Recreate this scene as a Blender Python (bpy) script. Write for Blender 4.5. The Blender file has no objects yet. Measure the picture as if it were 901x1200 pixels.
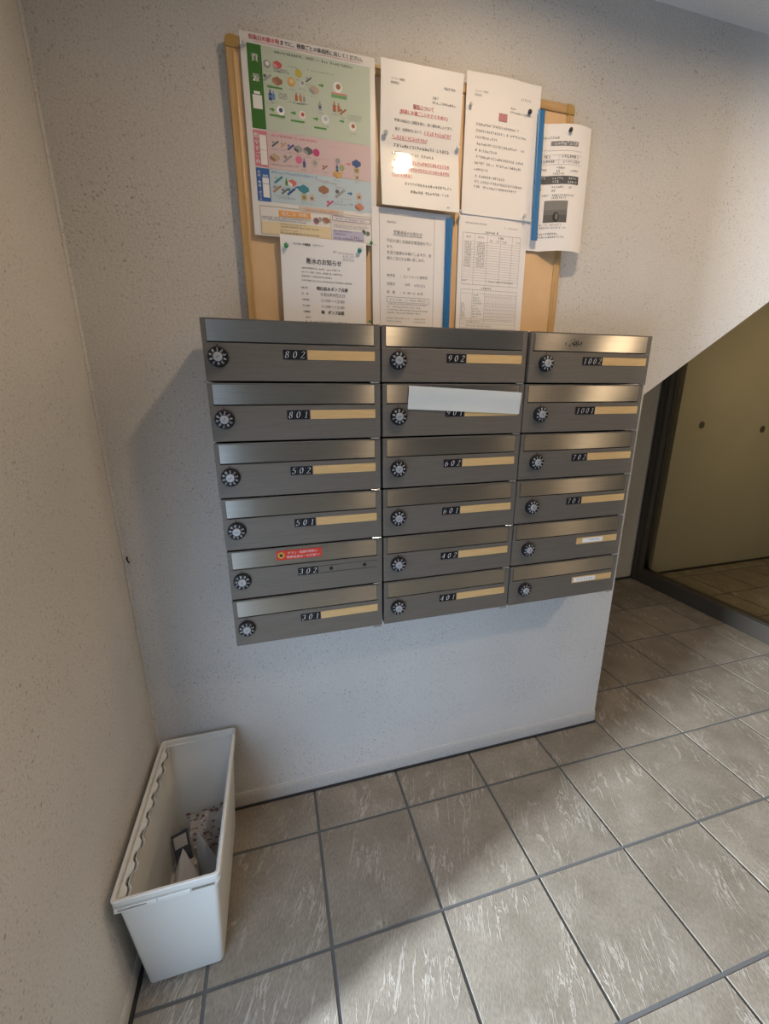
import bpy, bmesh, math, random
from mathutils import Vector, Matrix, noise

random.seed(7)
S = bpy.context.scene
COL = S.collection

# ------------------------------------------------------------------ camera
F_PX = 474.2866
cam_data = bpy.data.cameras.new('camera')
cam_data.sensor_fit = 'HORIZONTAL'
cam_data.sensor_width = 36.0
cam_data.lens = F_PX / 901.0 * 36.0
cam_data.clip_start = 0.01
cam = bpy.data.objects.new('camera', cam_data)
COL.objects.link(cam)
R_, U_, W_ = Vector((0.96511, -0.26174, -0.00688)), Vector((0.07519, 0.25189, 0.96483)), Vector((0.2508, 0.93169, -0.26278))
M = Matrix.Identity(4)
for i in range(3):
    M[i][0], M[i][1], M[i][2] = R_[i], U_[i], -W_[i]
M[0][3], M[1][3], M[2][3] = 0.40856, -1.15054, 1.31598
cam.matrix_world = M
S.camera = cam

# ------------------------------------------------------------------ world, lights, exposure
S.view_settings.view_transform = 'Standard'
S.view_settings.look = 'None'
S.view_settings.gamma = 1.0
S.view_settings.use_curve_mapping = False
S.view_settings.exposure = -0.47
try:
    S.cycles.use_denoising = True
    S.cycles.max_bounces = 10
    S.cycles.diffuse_bounces = 5
    S.cycles.caustics_reflective = False
    S.cycles.caustics_refractive = False
    S.cycles.sample_clamp_indirect = 6.0
except Exception:
    pass

world = bpy.data.worlds.new('overcast_sky')
S.world = world
world.use_nodes = True
bg = world.node_tree.nodes['Background']
bg.inputs[0].default_value = (0.62, 0.76, 1.0, 1)
bg.inputs[1].default_value = 1.0

def area_light(name, loc, target, sx, sy, power, color):
    d = bpy.data.lights.new(name, 'AREA')
    d.shape = 'RECTANGLE'; d.size = sx; d.size_y = sy
    d.energy = power; d.color = color
    o = bpy.data.objects.new(name, d); COL.objects.link(o)
    o.location = loc
    o.rotation_euler = (Vector(target) - Vector(loc)).to_track_quat('-Z', 'Y').to_euler()
    return o
# daylight: sky seen past the entrance opening in the left wall
area_light('entrance_daylight', (-0.12, -1.42, 0.62), (2.0, -1.17, -0.50), 1.35, 1.10, 36.0, (0.52, 0.72, 1.0))
area_light('street_daylight', (-4.2, -2.12, 2.05), (1.2, -0.5, 0.0), 0.42, 1.0, 1900.0, (0.80, 0.90, 1.0))

# ------------------------------------------------------------------ node helpers
def new_mat(name):
    m = bpy.data.materials.new(name); m.use_nodes = True
    nt = m.node_tree
    b = nt.nodes['Principled BSDF']
    return m, nt, b
def simple(name, col, rough=0.5, metal=0.0, spec=0.5, coat=0.0):
    m, nt, b = new_mat(name)
    b.inputs['Base Color'].default_value = (*col, 1)
    b.inputs['Roughness'].default_value = rough
    b.inputs['Metallic'].default_value = metal
    b.inputs['Specular IOR Level'].default_value = spec
    b.inputs['Coat Weight'].default_value = coat
    b.inputs['Coat Roughness'].default_value = 0.08
    return m
def N(nt, t, **kw):
    n = nt.nodes.new(t)
    for k, v in kw.items(): setattr(n, k, v)
    return n
def ramp(nt, stops):
    n = nt.nodes.new('ShaderNodeValToRGB'); cr = n.color_ramp
    while len(cr.elements) < len(stops): cr.elements.new(0.5)
    for e, (p, c) in zip(cr.elements, stops):
        e.position = p; e.color = (*c, 1) if len(c) == 3 else c
    return n
def mixc(nt, a, b, fac, mode='MIX'):
    n = nt.nodes.new('ShaderNodeMix'); n.data_type = 'RGBA'; n.blend_type = mode
    for sock, val in ((n.inputs[0], fac), (n.inputs[6], a), (n.inputs[7], b)):
        if isinstance(val, (int, float)): sock.default_value = val
        elif isinstance(val, tuple): sock.default_value = (*val, 1)
        else: nt.links.new(val, sock)
    return n.outputs[2]
def math_n(nt, op, a, b=None, c=None):
    n = nt.nodes.new('ShaderNodeMath'); n.operation = op
    for i, val in enumerate((a, b, c)):
        if val is None: continue
        if isinstance(val, (int, float)): n.inputs[i].default_value = val
        else: nt.links.new(val, n.inputs[i])
    return n.outputs[0]

def stucco(name, base, speck=1.0, bump=0.35):
    m, nt, b = new_mat(name); L = nt.links.new
    g = N(nt, 'ShaderNodeNewGeometry')
    warp = N(nt, 'ShaderNodeTexNoise'); warp.inputs['Scale'].default_value = 70; warp.inputs['Detail'].default_value = 2
    L(g.outputs['Position'], warp.inputs['Vector'])
    vm = N(nt, 'ShaderNodeVectorMath', operation='MULTIPLY_ADD')
    L(warp.outputs['Color'], vm.inputs[0]); vm.inputs[1].default_value = (0.012, 0.012, 0.012); L(g.outputs['Position'], vm.inputs[2])
    col = None
    # sparse dark pits of two sizes
    facs = []
    for sc, thr, gate in ((115, 0.28, 0.76), (230, 0.36, 0.66)):
        v = N(nt, 'ShaderNodeTexVoronoi'); v.inputs['Scale'].default_value = sc
        L(vm.outputs[0], v.inputs['Vector'])
        near = math_n(nt, 'LESS_THAN', v.outputs['Distance'], thr)
        sep = N(nt, 'ShaderNodeSeparateColor'); L(v.outputs['Color'], sep.inputs[0])
        gt = math_n(nt, 'GREATER_THAN', sep.outputs[0], gate)
        facs.append(math_n(nt, 'MULTIPLY', near, math_n(nt, 'MULTIPLY', gt, sep.outputs[1])))
    clump = N(nt, 'ShaderNodeTexNoise'); clump.inputs['Scale'].default_value = 5; clump.inputs['Detail'].default_value = 3
    L(g.outputs['Position'], clump.inputs['Vector'])
    cl = ramp(nt, [(0.38, (0.25,)*3), (0.62, (1,)*3)]); L(clump.outputs['Fac'], cl.inputs[0])
    f = math_n(nt, 'MULTIPLY', math_n(nt, 'MAXIMUM', facs[0], facs[1]), cl.outputs[0])
    f = math_n(nt, 'MULTIPLY', f, 0.62 * speck)
    soil = N(nt, 'ShaderNodeTexNoise'); soil.inputs['Scale'].default_value = 2.2; soil.inputs['Detail'].default_value = 5
    L(g.outputs['Position'], soil.inputs['Vector'])
    sr = ramp(nt, [(0.3, tuple(c * 0.90 for c in base)), (0.65, base)]); L(soil.outputs['Fac'], sr.inputs[0])
    fine = N(nt, 'ShaderNodeTexNoise'); fine.inputs['Scale'].default_value = 260; fine.inputs['Detail'].default_value = 3
    L(g.outputs['Position'], fine.inputs['Vector'])
    fr = ramp(nt, [(0.35, (0.86,)*3), (0.6, (1,)*3)]); L(fine.outputs['Fac'], fr.inputs[0])
    c0 = mixc(nt, sr.outputs[0], fr.outputs[0], 1.0, 'MULTIPLY')
    c1 = mixc(nt, c0, (0.16, 0.13, 0.11), f)
    L(c1, b.inputs['Base Color'])
    b.inputs['Roughness'].default_value = 0.85
    b.inputs['Specular IOR Level'].default_value = 0.2
    bn = N(nt, 'ShaderNodeTexNoise'); bn.inputs['Scale'].default_value = 130; bn.inputs['Detail'].default_value = 4
    L(g.outputs['Position'], bn.inputs['Vector'])
    h = math_n(nt, 'SUBTRACT', bn.outputs['Fac'], math_n(nt, 'MULTIPLY', f, 0.5))
    bp = N(nt, 'ShaderNodeBump'); bp.inputs['Strength'].default_value = bump; bp.inputs['Distance'].default_value = 0.004
    L(h, bp.inputs['Height']); L(bp.outputs[0], b.inputs['Normal'])
    return m

MAT = {}
MAT['wall'] = stucco('sprayed_stucco', (0.66, 0.63, 0.595))
MAT['ceil'] = stucco('ceiling_plaster', (0.80, 0.78, 0.77), 0.25, 0.2)
MAT['kick'] = stucco('trowelled_plaster', (0.54, 0.515, 0.48), 0.5, 0.15)
MAT['far'] = stucco('raw_concrete', (0.55, 0.525, 0.44), 0.3, 0.12)
MAT['rear'] = stucco('dark_bounce_cut', (0.10, 0.085, 0.07), 0.2, 0.15)  # for unseen walls, made dark to cut bounced light in the room
MAT['grout'] = simple('dark_grout', (0.105, 0.107, 0.11), 0.9, spec=0.2)
MAT['seal'] = simple('black_sealant', (0.02, 0.02, 0.022), 0.7)

def tile_mat():
    m, nt, b = new_mat('grey_stone_tile'); L = nt.links.new
    g = N(nt, 'ShaderNodeNewGeometry'); oi = N(nt, 'ShaderNodeObjectInfo')
    off = N(nt, 'ShaderNodeVectorMath', operation='MULTIPLY_ADD')
    cmb = N(nt, 'ShaderNodeCombineXYZ'); L(oi.outputs['Random'], cmb.inputs[0]); L(oi.outputs['Random'], cmb.inputs[1])
    L(cmb.outputs[0], off.inputs[0]); off.inputs[1].default_value = (37, 53, 0); L(g.outputs['Position'], off.inputs[2])
    mp = N(nt, 'ShaderNodeMapping'); mp.vector_type = 'TEXTURE'
    mp.inputs['Rotation'].default_value = (0, 0, math.radians(-24)); mp.inputs['Scale'].default_value = (1, 6.0, 1)
    L(off.outputs[0], mp.inputs['Vector'])
    # long broken ridges
    n1 = N(nt, 'ShaderNodeTexNoise'); n1.inputs['Scale'].default_value = 30; n1.inputs['Detail'].default_value = 5; n1.inputs['Roughness'].default_value = 0.60; n1.inputs['Distortion'].default_value = 0.5
    L(mp.outputs[0], n1.inputs['Vector'])
    ridge = math_n(nt, 'ABSOLUTE', math_n(nt, 'SUBTRACT', n1.outputs['Fac'], 0.5))
    rr = ramp(nt, [(0.0, (1,)*3), (0.010, (0.85,)*3), (0.022, (0,)*3)]); L(ridge, rr.inputs[0])
    n2 = N(nt, 'ShaderNodeTexNoise'); n2.inputs['Scale'].default_value = 7; n2.inputs['Detail'].default_value = 2
    L(off.outputs[0], n2.inputs['Vector'])
    gate = ramp(nt, [(0.47, (0,)*3), (0.58, (1,)*3)]); L(n2.outputs['Fac'], gate.inputs[0])
    vein = math_n(nt, 'MULTIPLY', rr.outputs[0], gate.outputs[0])
    # fine grain along the same direction
    mp2 = N(nt, 'ShaderNodeMapping'); mp2.vector_type = 'TEXTURE'
    mp2.inputs['Rotation'].default_value = (0, 0, math.radians(-20)); mp2.inputs['Scale'].default_value = (1, 3.5, 1)
    L(off.outputs[0], mp2.inputs['Vector'])
    n3 = N(nt, 'ShaderNodeTexNoise'); n3.inputs['Scale'].default_value = 300; n3.inputs['Detail'].default_value = 4; n3.inputs['Roughness'].default_value = 0.7
    L(mp2.outputs[0], n3.inputs['Vector'])
    n4 = N(nt, 'ShaderNodeTexNoise'); n4.inputs['Scale'].default_value = 9; n4.inputs['Detail'].default_value = 4
    L(off.outputs[0], n4.inputs['Vector'])
    c0 = ramp(nt, [(0.30, (0.200, 0.174, 0.138)), (0.72, (0.270, 0.239, 0.197))]); L(n4.outputs['Fac'], c0.inputs[0])
    c1 = ramp(nt, [(0.36, (0.74, 0.74, 0.74)), (0.60, (1.04, 1.04, 1.04))]); L(n3.outputs['Fac'], c1.inputs[0])
    cc = mixc(nt, c0.outputs[0], c1.outputs[0], 1.0, 'MULTIPLY')
    cv = mixc(nt, cc, (0.48, 0.445, 0.39), math_n(nt, 'MULTIPLY', vein, 0.5))
    tint = N(nt, 'ShaderNodeMapRange'); tint.inputs[3].default_value = 0.92; tint.inputs[4].default_value = 1.08
    L(oi.outputs['Random'], tint.inputs[0])
    hs = N(nt, 'ShaderNodeHueSaturation'); L(tint.outputs[0], hs.inputs['Value']); L(cv, hs.inputs['Color'])
    L(hs.outputs[0], b.inputs['Base Color'])
    b.inputs['Roughness'].default_value = 0.62
    b.inputs['Specular IOR Level'].default_value = 0.25
    h = math_n(nt, 'ADD', math_n(nt, 'MULTIPLY', vein, 0.9), math_n(nt, 'MULTIPLY', n3.outputs['Fac'], 0.45))
    bp = N(nt, 'ShaderNodeBump'); bp.inputs['Strength'].default_value = 0.45; bp.inputs['Distance'].default_value = 0.0022
    L(h, bp.inputs['Height']); L(bp.outputs[0], b.inputs['Normal'])
    return m
MAT['tile'] = tile_mat()

def plate_mat():
    m, nt, b = new_mat('grey_brown_coated_steel'); L = nt.links.new
    g = N(nt, 'ShaderNodeNewGeometry')
    mp = N(nt, 'ShaderNodeMapping'); mp.vector_type = 'TEXTURE'; mp.inputs['Scale'].default_value = (40, 1, 1)
    L(g.outputs['Position'], mp.inputs['Vector'])
    n = N(nt, 'ShaderNodeTexNoise'); n.inputs['Scale'].default_value = 600; n.inputs['Detail'].default_value = 2
    L(mp.outputs[0], n.inputs['Vector'])
    r = ramp(nt, [(0.3, (0.152, 0.133, 0.112)), (0.7, (0.180, 0.159, 0.135))]); L(n.outputs['Fac'], r.inputs[0])
    L(r.outputs[0], b.inputs['Base Color'])
    b.inputs['Metallic'].default_value = 0.35
    b.inputs['Roughness'].default_value = 0.48
    b.inputs['Specular IOR Level'].default_value = 0.35
    return m
MAT['plate'] = plate_mat()

def steel_mat():
    m, nt, b = new_mat('brushed_steel'); L = nt.links.new
    g = N(nt, 'ShaderNodeNewGeometry')
    mp = N(nt, 'ShaderNodeMapping'); mp.vector_type = 'TEXTURE'; mp.inputs['Scale'].default_value = (60, 1, 1)
    L(g.outputs['Position'], mp.inputs['Vector'])
    n = N(nt, 'ShaderNodeTexNoise'); n.inputs['Scale'].default_value = 900; n.inputs['Detail'].default_value = 2
    L(mp.outputs[0], n.inputs['Vector'])
    r = ramp(nt, [(0.3, (0.44, 0.415, 0.375)), (0.7, (0.52, 0.49, 0.44))]); L(n.outputs['Fac'], r.inputs[0])
    L(r.outputs[0], b.inputs['Base Color'])
    b.inputs['Metallic'].default_value = 1.0
    b.inputs['Roughness'].default_value = 0.31
    b.inputs['Anisotropic'].default_value = 1.0
    b.inputs['Anisotropic Rotation'].default_value = 0.25
    t = N(nt, 'ShaderNodeTangent'); t.direction_type = 'UV_MAP'; t.uv_map = 'grain'
    L(t.outputs[0], b.inputs['Tangent'])
    w = N(nt, 'ShaderNodeTexNoise'); w.inputs['Scale'].default_value = 9; w.inputs['Detail'].default_value = 1
    L(g.outputs['Position'], w.inputs['Vector'])
    bp = N(nt, 'ShaderNodeBump'); bp.inputs['Strength'].default_value = 0.10; bp.inputs['Distance'].default_value = 0.004
    L(w.outputs['Fac'], bp.inputs['Height']); L(bp.outputs[0], b.inputs['Normal'])
    return m
MAT['steel'] = steel_mat()

def grain_mat(name, c_lo, c_hi, rough, axis_scale, scale):
    m, nt, b = new_mat(name); L = nt.links.new
    g = N(nt, 'ShaderNodeNewGeometry')
    mp = N(nt, 'ShaderNodeMapping'); mp.vector_type = 'TEXTURE'; mp.inputs['Scale'].default_value = axis_scale
    L(g.outputs['Position'], mp.inputs['Vector'])
    n = N(nt, 'ShaderNodeTexNoise'); n.inputs['Scale'].default_value = scale; n.inputs['Detail'].default_value = 3
    L(mp.outputs[0], n.inputs['Vector'])
    r = ramp(nt, [(0.3, c_lo), (0.7, c_hi)]); L(n.outputs['Fac'], r.inputs[0])
    L(r.outputs[0], b.inputs['Base Color']); b.inputs['Roughness'].default_value = rough
    return m
MAT['card'] = grain_mat('tan_name_card', (0.56, 0.36, 0.15), (0.64, 0.43, 0.20), 0.45, (12, 1, 1), 300)
MAT['frame_v'] = grain_mat('varnished_wood_upright', (0.46, 0.28, 0.115), (0.56, 0.36, 0.16), 0.42, (1, 1, 14), 160)
MAT['frame_h'] = grain_mat('varnished_wood_crosswise', (0.40, 0.24, 0.10), (0.50, 0.31, 0.14), 0.42, (14, 1, 1), 160)
MAT['corner'] = simple('amber_corner_cap', (0.40, 0.25, 0.07), 0.35)
MAT['panel'] = grain_mat('peach_board_face', (0.64, 0.42, 0.225), (0.68, 0.455, 0.25), 0.6, (1, 1, 1), 25)
MAT['black'] = simple('black_plastic', (0.009, 0.009, 0.012), 0.45, spec=0.3)
MAT['slot'] = simple('slot_interior', (0.012, 0.011, 0.010), 0.8)
MAT['silver'] = simple('silver_knob', (0.40, 0.41, 0.43), 0.42, 0.4)
MAT['chrome'] = simple('chrome_pin', (0.80, 0.81, 0.83), 0.15, 1.0)
MAT['white_print'] = simple('white_print', (0.75, 0.75, 0.74), 0.5)
MAT['digit'] = simple('silver_digit', (0.62, 0.61, 0.59), 0.35, 0.2)
MAT['paper'] = simple('white_paper', (0.76, 0.73, 0.715), 0.7, spec=0.25)
MAT['paper_b'] = simple('bright_paper', (0.78, 0.77, 0.775), 0.7, spec=0.25)
MAT['laminate'] = simple('laminated_paper', (0.73, 0.71, 0.70), 0.45, spec=0.4, coat=0.9)
MAT['laminate'].node_tree.nodes['Principled BSDF'].inputs['Coat Roughness'].default_value = 0.05
MAT['poster'] = simple('matt_laminate', (0.68, 0.66, 0.645), 0.5, spec=0.35, coat=0.6)
MAT['poster'].node_tree.nodes['Principled BSDF'].inputs['Coat Roughness'].default_value = 0.22
MAT['ink'] = simple('black_ink', (0.075, 0.075, 0.08), 0.7)
MAT['ink_l'] = simple('grey_ink', (0.22, 0.22, 0.225), 0.7)
MAT['ink_red'] = simple('red_ink', (0.62, 0.13, 0.13), 0.7)
MAT['blue_bar'] = simple('blue_plastic', (0.025, 0.150, 0.36), 0.35)
MAT['bin'] = simple('cream_plastic', (0.66, 0.645, 0.60), 0.42)
MAT['tape'] = simple('white_tape', (0.55, 0.575, 0.565), 0.45)
MAT['white_slip'] = simple('white_slip', (0.78, 0.78, 0.78), 0.6)
MAT['dark_metal'] = simple('dark_bronze_aluminium', (0.085, 0.075, 0.062), 0.45, 0.4)
MAT['hole'] = simple('tie_hole_grey', (0.075, 0.065, 0.05), 0.85)
MAT['fix_white'] = simple('white_enamel', (0.8, 0.8, 0.78), 0.4)
MAT['asphalt'] = stucco('outdoor_paving', (0.30, 0.30, 0.30), 0.4, 0.2)

def glass_mat():
    m, nt, b = new_mat('bronze_tinted_glass'); L = nt.links.new
    nt.nodes.remove(b)
    out = nt.nodes['Material Output']
    tr = N(nt, 'ShaderNodeBsdfTransparent'); tr.inputs[0].default_value = (0.80, 0.79, 0.71, 1)
    gl = N(nt, 'ShaderNodeBsdfGlossy'); gl.inputs['Roughness'].default_value = 0.02
    fr = N(nt, 'ShaderNodeFresnel'); fr.inputs[0].default_value = 1.45
    mx = N(nt, 'ShaderNodeMixShader'); L(fr.outputs[0], mx.inputs[0]); L(tr.outputs[0], mx.inputs[1]); L(gl.outputs[0], mx.inputs[2])
    L(mx.outputs[0], out.inputs['Surface'])
    return m
MAT['glass'] = glass_mat()

_cols = {}
def colm(rgb, rough=0.6):
    k = (tuple(round(c, 3) for c in rgb), rough)
    if k not in _cols: _cols[k] = simple('print_%02x%02x%02x' % tuple(int(max(0, min(1, c)) * 255) for c in rgb), rgb, rough, spec=0.3)
    return _cols[k]

# ------------------------------------------------------------------ object helpers
def link(name, mesh, mat=None, parent=None, smooth=False):
    o = bpy.data.objects.new(name, mesh); COL.objects.link(o)
    if mat is not None and not mesh.materials: mesh.materials.append(mat)
    if smooth:
        for p in mesh.polygons: p.use_smooth = True
    if parent is not None: o.parent = parent
    return o
def tag(o, label=None, cat=None, group=None, kind=None):
    if label: o['label'] = label
    if cat: o['category'] = cat
    if group: o['group'] = group
    if kind: o['kind'] = kind
    return o
def empty(name, loc, label=None, cat=None, group=None):
    o = bpy.data.objects.new(name, None); COL.objects.link(o)
    o.location = loc; o.empty_display_size = 0.05
    return tag(o, label, cat, group)

class MB:
    def __init__(s): s.v = []; s.f = []
    def quad(s, a, b, c, d):
        n = len(s.v); s.v += [tuple(a), tuple(b), tuple(c), tuple(d)]; s.f.append((n, n+1, n+2, n+3))
    def poly(s, pts):
        n = len(s.v); s.v += [tuple(p) for p in pts]; s.f.append(tuple(range(n, n+len(pts))))
    def box(s, x0, x1, y0, y1, z0, z1):
        n = len(s.v)
        s.v += [(x, y, z) for z in (z0, z1) for y in (y0, y1) for x in (x0, x1)]
        s.f += [tuple(n+i for i in q) for q in ((0,2,3,1),(4,5,7,6),(0,1,5,4),(2,6,7,3),(0,4,6,2),(1,3,7,5))]
    def prism(s, pts, axis, a, b):
        """pts: outline in the two remaining axes, extruded along axis from a to b"""
        def P(p, t):
            if axis == 'y': return (p[0], t, p[1])
            if axis == 'x': return (t, p[0], p[1])
            return (p[0], p[1], t)
        n = len(s.v); k = len(pts)
        s.v += [P(p, a) for p in pts] + [P(p, b) for p in pts]
        s.f.append(tuple(range(n, n+k))); s.f.append(tuple(range(n+2*k-1, n+k-1, -1)))
        for i in range(k):
            j = (i+1) % k; s.f.append((n+i, n+j, n+k+j, n+k+i))
    def lathe(s, prof, segs=24, origin=(0,0,0), axis='z'):
        """prof: (radius, height) pairs"""
        n = len(s.v); k = len(prof)
        for i in range(segs):
            a = 2*math.pi*i/segs
            for r, h in prof:
                p = {'z': (r*math.cos(a), r*math.sin(a), h), 'y': (r*math.cos(a), -h, r*math.sin(a))}[axis]
                s.v.append((p[0]+origin[0], p[1]+origin[1], p[2]+origin[2]))
        for i in range(segs):
            j = (i+1) % segs
            for t in range(k-1):
                s.f.append((n+i*k+t, n+j*k+t, n+j*k+t+1, n+i*k+t+1))
        s.f.append(tuple(n+i*k+k-1 for i in range(segs)))
        s.f.append(tuple(n+i*k for i in reversed(range(segs))))
    def tube(s, pts, r, segs=8):
        n = len(s.v); k = len(pts)
        for i, p in enumerate(pts):
            p = Vector(p)
            d = (Vector(pts[min(i+1, k-1)]) - Vector(pts[max(i-1, 0)])).normalized()
            a = d.orthogonal().normalized(); b = d.cross(a)
            for q in range(segs):
                t = 2*math.pi*q/segs
                s.v.append(tuple(p + r*(math.cos(t)*a + math.sin(t)*b)))
        for i in range(k-1):
            for q in range(segs):
                w = (q+1) % segs
                s.f.append((n+i*segs+q, n+i*segs+w, n+(i+1)*segs+w, n+(i+1)*segs+q))
        s.f.append(tuple(n+q for q in reversed(range(segs)))); s.f.append(tuple(n+(k-1)*segs+q for q in range(segs)))
    def mesh(s, name, bevel=0.0, segs=2, fix=True):
        me = bpy.data.meshes.new(name); me.from_pydata(s.v, [], s.f)
        if fix or bevel:
            bm = bmesh.new(); bm.from_mesh(me)
            if fix: bmesh.ops.recalc_face_normals(bm, faces=bm.faces)
            if bevel: bmesh.ops.bevel(bm, geom=list(bm.edges), offset=bevel, segments=segs, affect='EDGES', profile=0.5)
            bm.to_mesh(me); bm.free()
        me.update(); return me
    def build(s, name, mat, parent=None, bevel=0.0, smooth=False, fix=True, segs=2):
        return link(name, s.mesh(name, bevel, segs, fix), mat, parent, smooth)

# ------------------------------------------------------------------ measured layout
CEIL = 2.335
XR = 1.632             # right end of the mailbox wall
DZ0, DSL = 1.332, 0.648   # sloping underside of the stair: height at XR and slope
YFAR = 1.13            # wall behind the stair
XG = 3.0               # glass partition
JAMB = -0.70           # where the left wall ends at the entrance
TX, TW, TY, TD = 0.4547, 0.2961, -0.1534, 0.2945

def struct(name, mb, mat, bevel=0.0, smooth=False):
    return tag(mb.build(name, mat, None, bevel, smooth), kind='structure')

# ------------------------------------------------------------------ the setting
mb = MB(); mb.box(-0.0, 5.3, -3.3, YFAR + 0.12, -0.12, -0.004)
floor = struct('floor', mb, MAT['grout'])
tag(floor, 'floor of square grey-beige stone-look tiles with dark grout')

tile_cache = {}
def add_tile(x0, x1, y0, y1):
    w, d = round(x1-x0, 4), round(y1-y0, 4)
    k = (w, d)
    if k not in tile_cache:
        mb = MB(); c = 0.0005
        n = 0
        lo = [(0,0),(w,0),(w,d),(0,d)]; hi = [(c,c),(w-c,c),(w-c,d-c),(c,d-c)]
        mb.v = [(x, y, -0.008) for x, y in lo] + [(x, y, -0.0006) for x, y in lo] + [(x, y, 0.0) for x, y in hi]
        for a in (0, 4):
            for i in range(4):
                j = (i+1) % 4; mb.f.append((a+i, a+j, a+4+j, a+4+i))
        mb.f.append((8, 9, 10, 11)); mb.f.append((3, 2, 1, 0))
        tile_cache[k] = mb.mesh('tile')
    o = link('tile', tile_cache[k], MAT['tile'], floor); o.location = (x0, y0, random.uniform(-0.0006, 0.0))
JW = 0.0085
i0 = math.floor((0 - TX) / TW)
for i in range(i0, 16):
    for j in range(-5, 6):
        x0, x1 = TX + i*TW + JW/2, TX + (i+1)*TW - JW/2
        y1, y0 = TY - j*TD - JW/2, TY - (j+1)*TD + JW/2
        x0 = max(x0, 0.012); x1 = min(x1, 5.28); y1 = min(y1, YFAR - 0.012)
        if x1 <= x0 + 0.01 or y1 <= y0 + 0.01: continue
        if y1 > -0.011 and x0 < XR:
            if y0 < -0.02 and x1 <= XR + 0.02: y1 = -0.011          # cut against the mailbox wall
            elif x1 <= XR + 0.005: continue                          # behind the wall
            elif y0 < -0.02:                                         # tile running past the wall end
                pass
            if x1 > XR + 0.02 and y1 > 0: 
                add_tile(max(x0, XR + 0.012), x1, y0, y1)
                if x0 < XR - 0.02 and y0 < -0.02: add_tile(x0, XR + 0.008, y0, -0.011)
                continue
        add_tile(x0, x1, y0, y1)

def gz(x): return DZ0 + DSL * (x - XR)
xtop = XR + (CEIL - DZ0) / DSL
mb = MB()
mb.prism([(-0.15, 0.0), (XR, 0.0), (XR, DZ0), (xtop, CEIL), (-0.15, CEIL)], 'y', 0.0, 0.14)
wb = struct('wall_back', mb, MAT['wall'])
tag(wb, 'speckled off-white stucco wall carrying the mailboxes and notice board')
# plaster kick band at the foot of the wall: rounded top edge, slightly proud
prof = [(0.004, 0.006), (-0.006, 0.006), (-0.0065, 0.012), (-0.006, 0.036), (-0.0045, 0.047), (-0.002, 0.056), (0.003, 0.064)]
mb = MB(); mb.prism(prof, 'x', 0.0, XR - 0.001)
struct('baseboard_back', mb, MAT['kick'])
mb = MB(); mb.box(0.0, XR, -0.0115, 0.0, -0.006, 0.0065)
struct('trim_1', mb, MAT['seal'])
# left wall (a deep pier, ends at the entrance)
mb = MB(); mb.box(-1.0, 0.0, JAMB, 0.0, -0.12, CEIL)
wl = struct('wall_left', mb, MAT['wall'], 0.006)
tag(wl, 'speckled off-white stucco wall beside the grey bin')
prof = [(-0.004, 0.008), (0.005, 0.008), (0.006, 0.014), (0.005, 0.035), (0.002, 0.045), (-0.004, 0.049)]
mb = MB(); mb.v = []; mb.prism([(p[0], p[1]) for p in prof], 'y', JAMB, -0.001)
struct('baseboard_left', mb, MAT['kick'])
mb = MB(); mb.box(0.0, 0.0115, JAMB, -0.0116, -0.006, 0.008)
struct('trim_2', mb, MAT['seal'])
# thin plaster bead running up the corner
mb = MB(); mb.prism([(0, 0), (0.0045, 0), (0.0030, -0.0012), (0.0012, -0.0030), (0, -0.0045)], 'z', 0.065, CEIL)
struct('trim_3', mb, MAT['wall'])
# rest of the left side beyond the entrance opening, its lintel, rear and right walls
mb = MB(); mb.box(-0.20, 0.0, -3.3, -2.2, -0.12, CEIL); struct('wall_entrance', mb, MAT['rear'])
mb = MB(); mb.box(-0.20, 0.0, -2.2, JAMB, 2.15, CEIL); struct('wall_lintel', mb, MAT['wall'])
mb = MB(); mb.box(-0.20, 5.45, -3.45, -3.3, -0.12, CEIL); struct('wall_rear', mb, MAT['rear'])
mb = MB(); mb.box(5.3, 5.45, -3.3, YFAR, -0.12, CEIL); struct('wall_right', mb, MAT['rear'])
mb = MB(); mb.box(-0.15, 5.45, YFAR, YFAR + 0.15, -0.12, CEIL); wf = struct('wall_far', mb, MAT['far'])
tag(wf, 'bare concrete wall under the stair with two tie holes')
mb = MB(); mb.box(-0.15, 0.0, 0.14, YFAR, -0.12, CEIL); struct('wall_store', mb, MAT['far'])
mb = MB(); mb.box(XR - 0.45, XR - 0.33, 0.14, YFAR, -0.004, CEIL); struct('wall_inner', mb, MAT['far'])
mb = MB(); mb.box(-1.0, 5.45, -3.45, YFAR + 0.15, CEIL, CEIL + 0.15); struct('ceiling', mb, MAT['ceil'])
# sloping underside of the stair behind the wall plane
mb = MB(); mb.prism([(XR, DZ0 + 0.002), (xtop, CEIL), (XR, CEIL)], 'y', 0.1405, YFAR - 0.001)
struct('stair_soffit', mb, MAT['far'])
# sealant line and tie holes of the far wall
mb = MB(); mb.box(XR - 0.3, 5.3, YFAR - 0.012, YFAR, -0.006, 0.012); struct('trim_4', mb, MAT['seal'])
for hx, hz in ((3.396, 1.139), (4.009, 1.094)):
    mb = MB(); mb.lathe([(0.026, 0.0015), (0.021, 0.002), (0.017, -0.010), (0.0, -0.012)], 20, (0, 0, 0), 'y')
    o = mb.build('tie_hole', MAT['hole'], wf, smooth=False); o.location = (hx, YFAR - 0.001, hz)
# outdoor ground seen from the entrance
mb = MB(); mb.box(-9.0, -0.001, -8.0, JAMB, -0.14, -0.02); struct('ground', mb, MAT['asphalt'])

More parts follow.
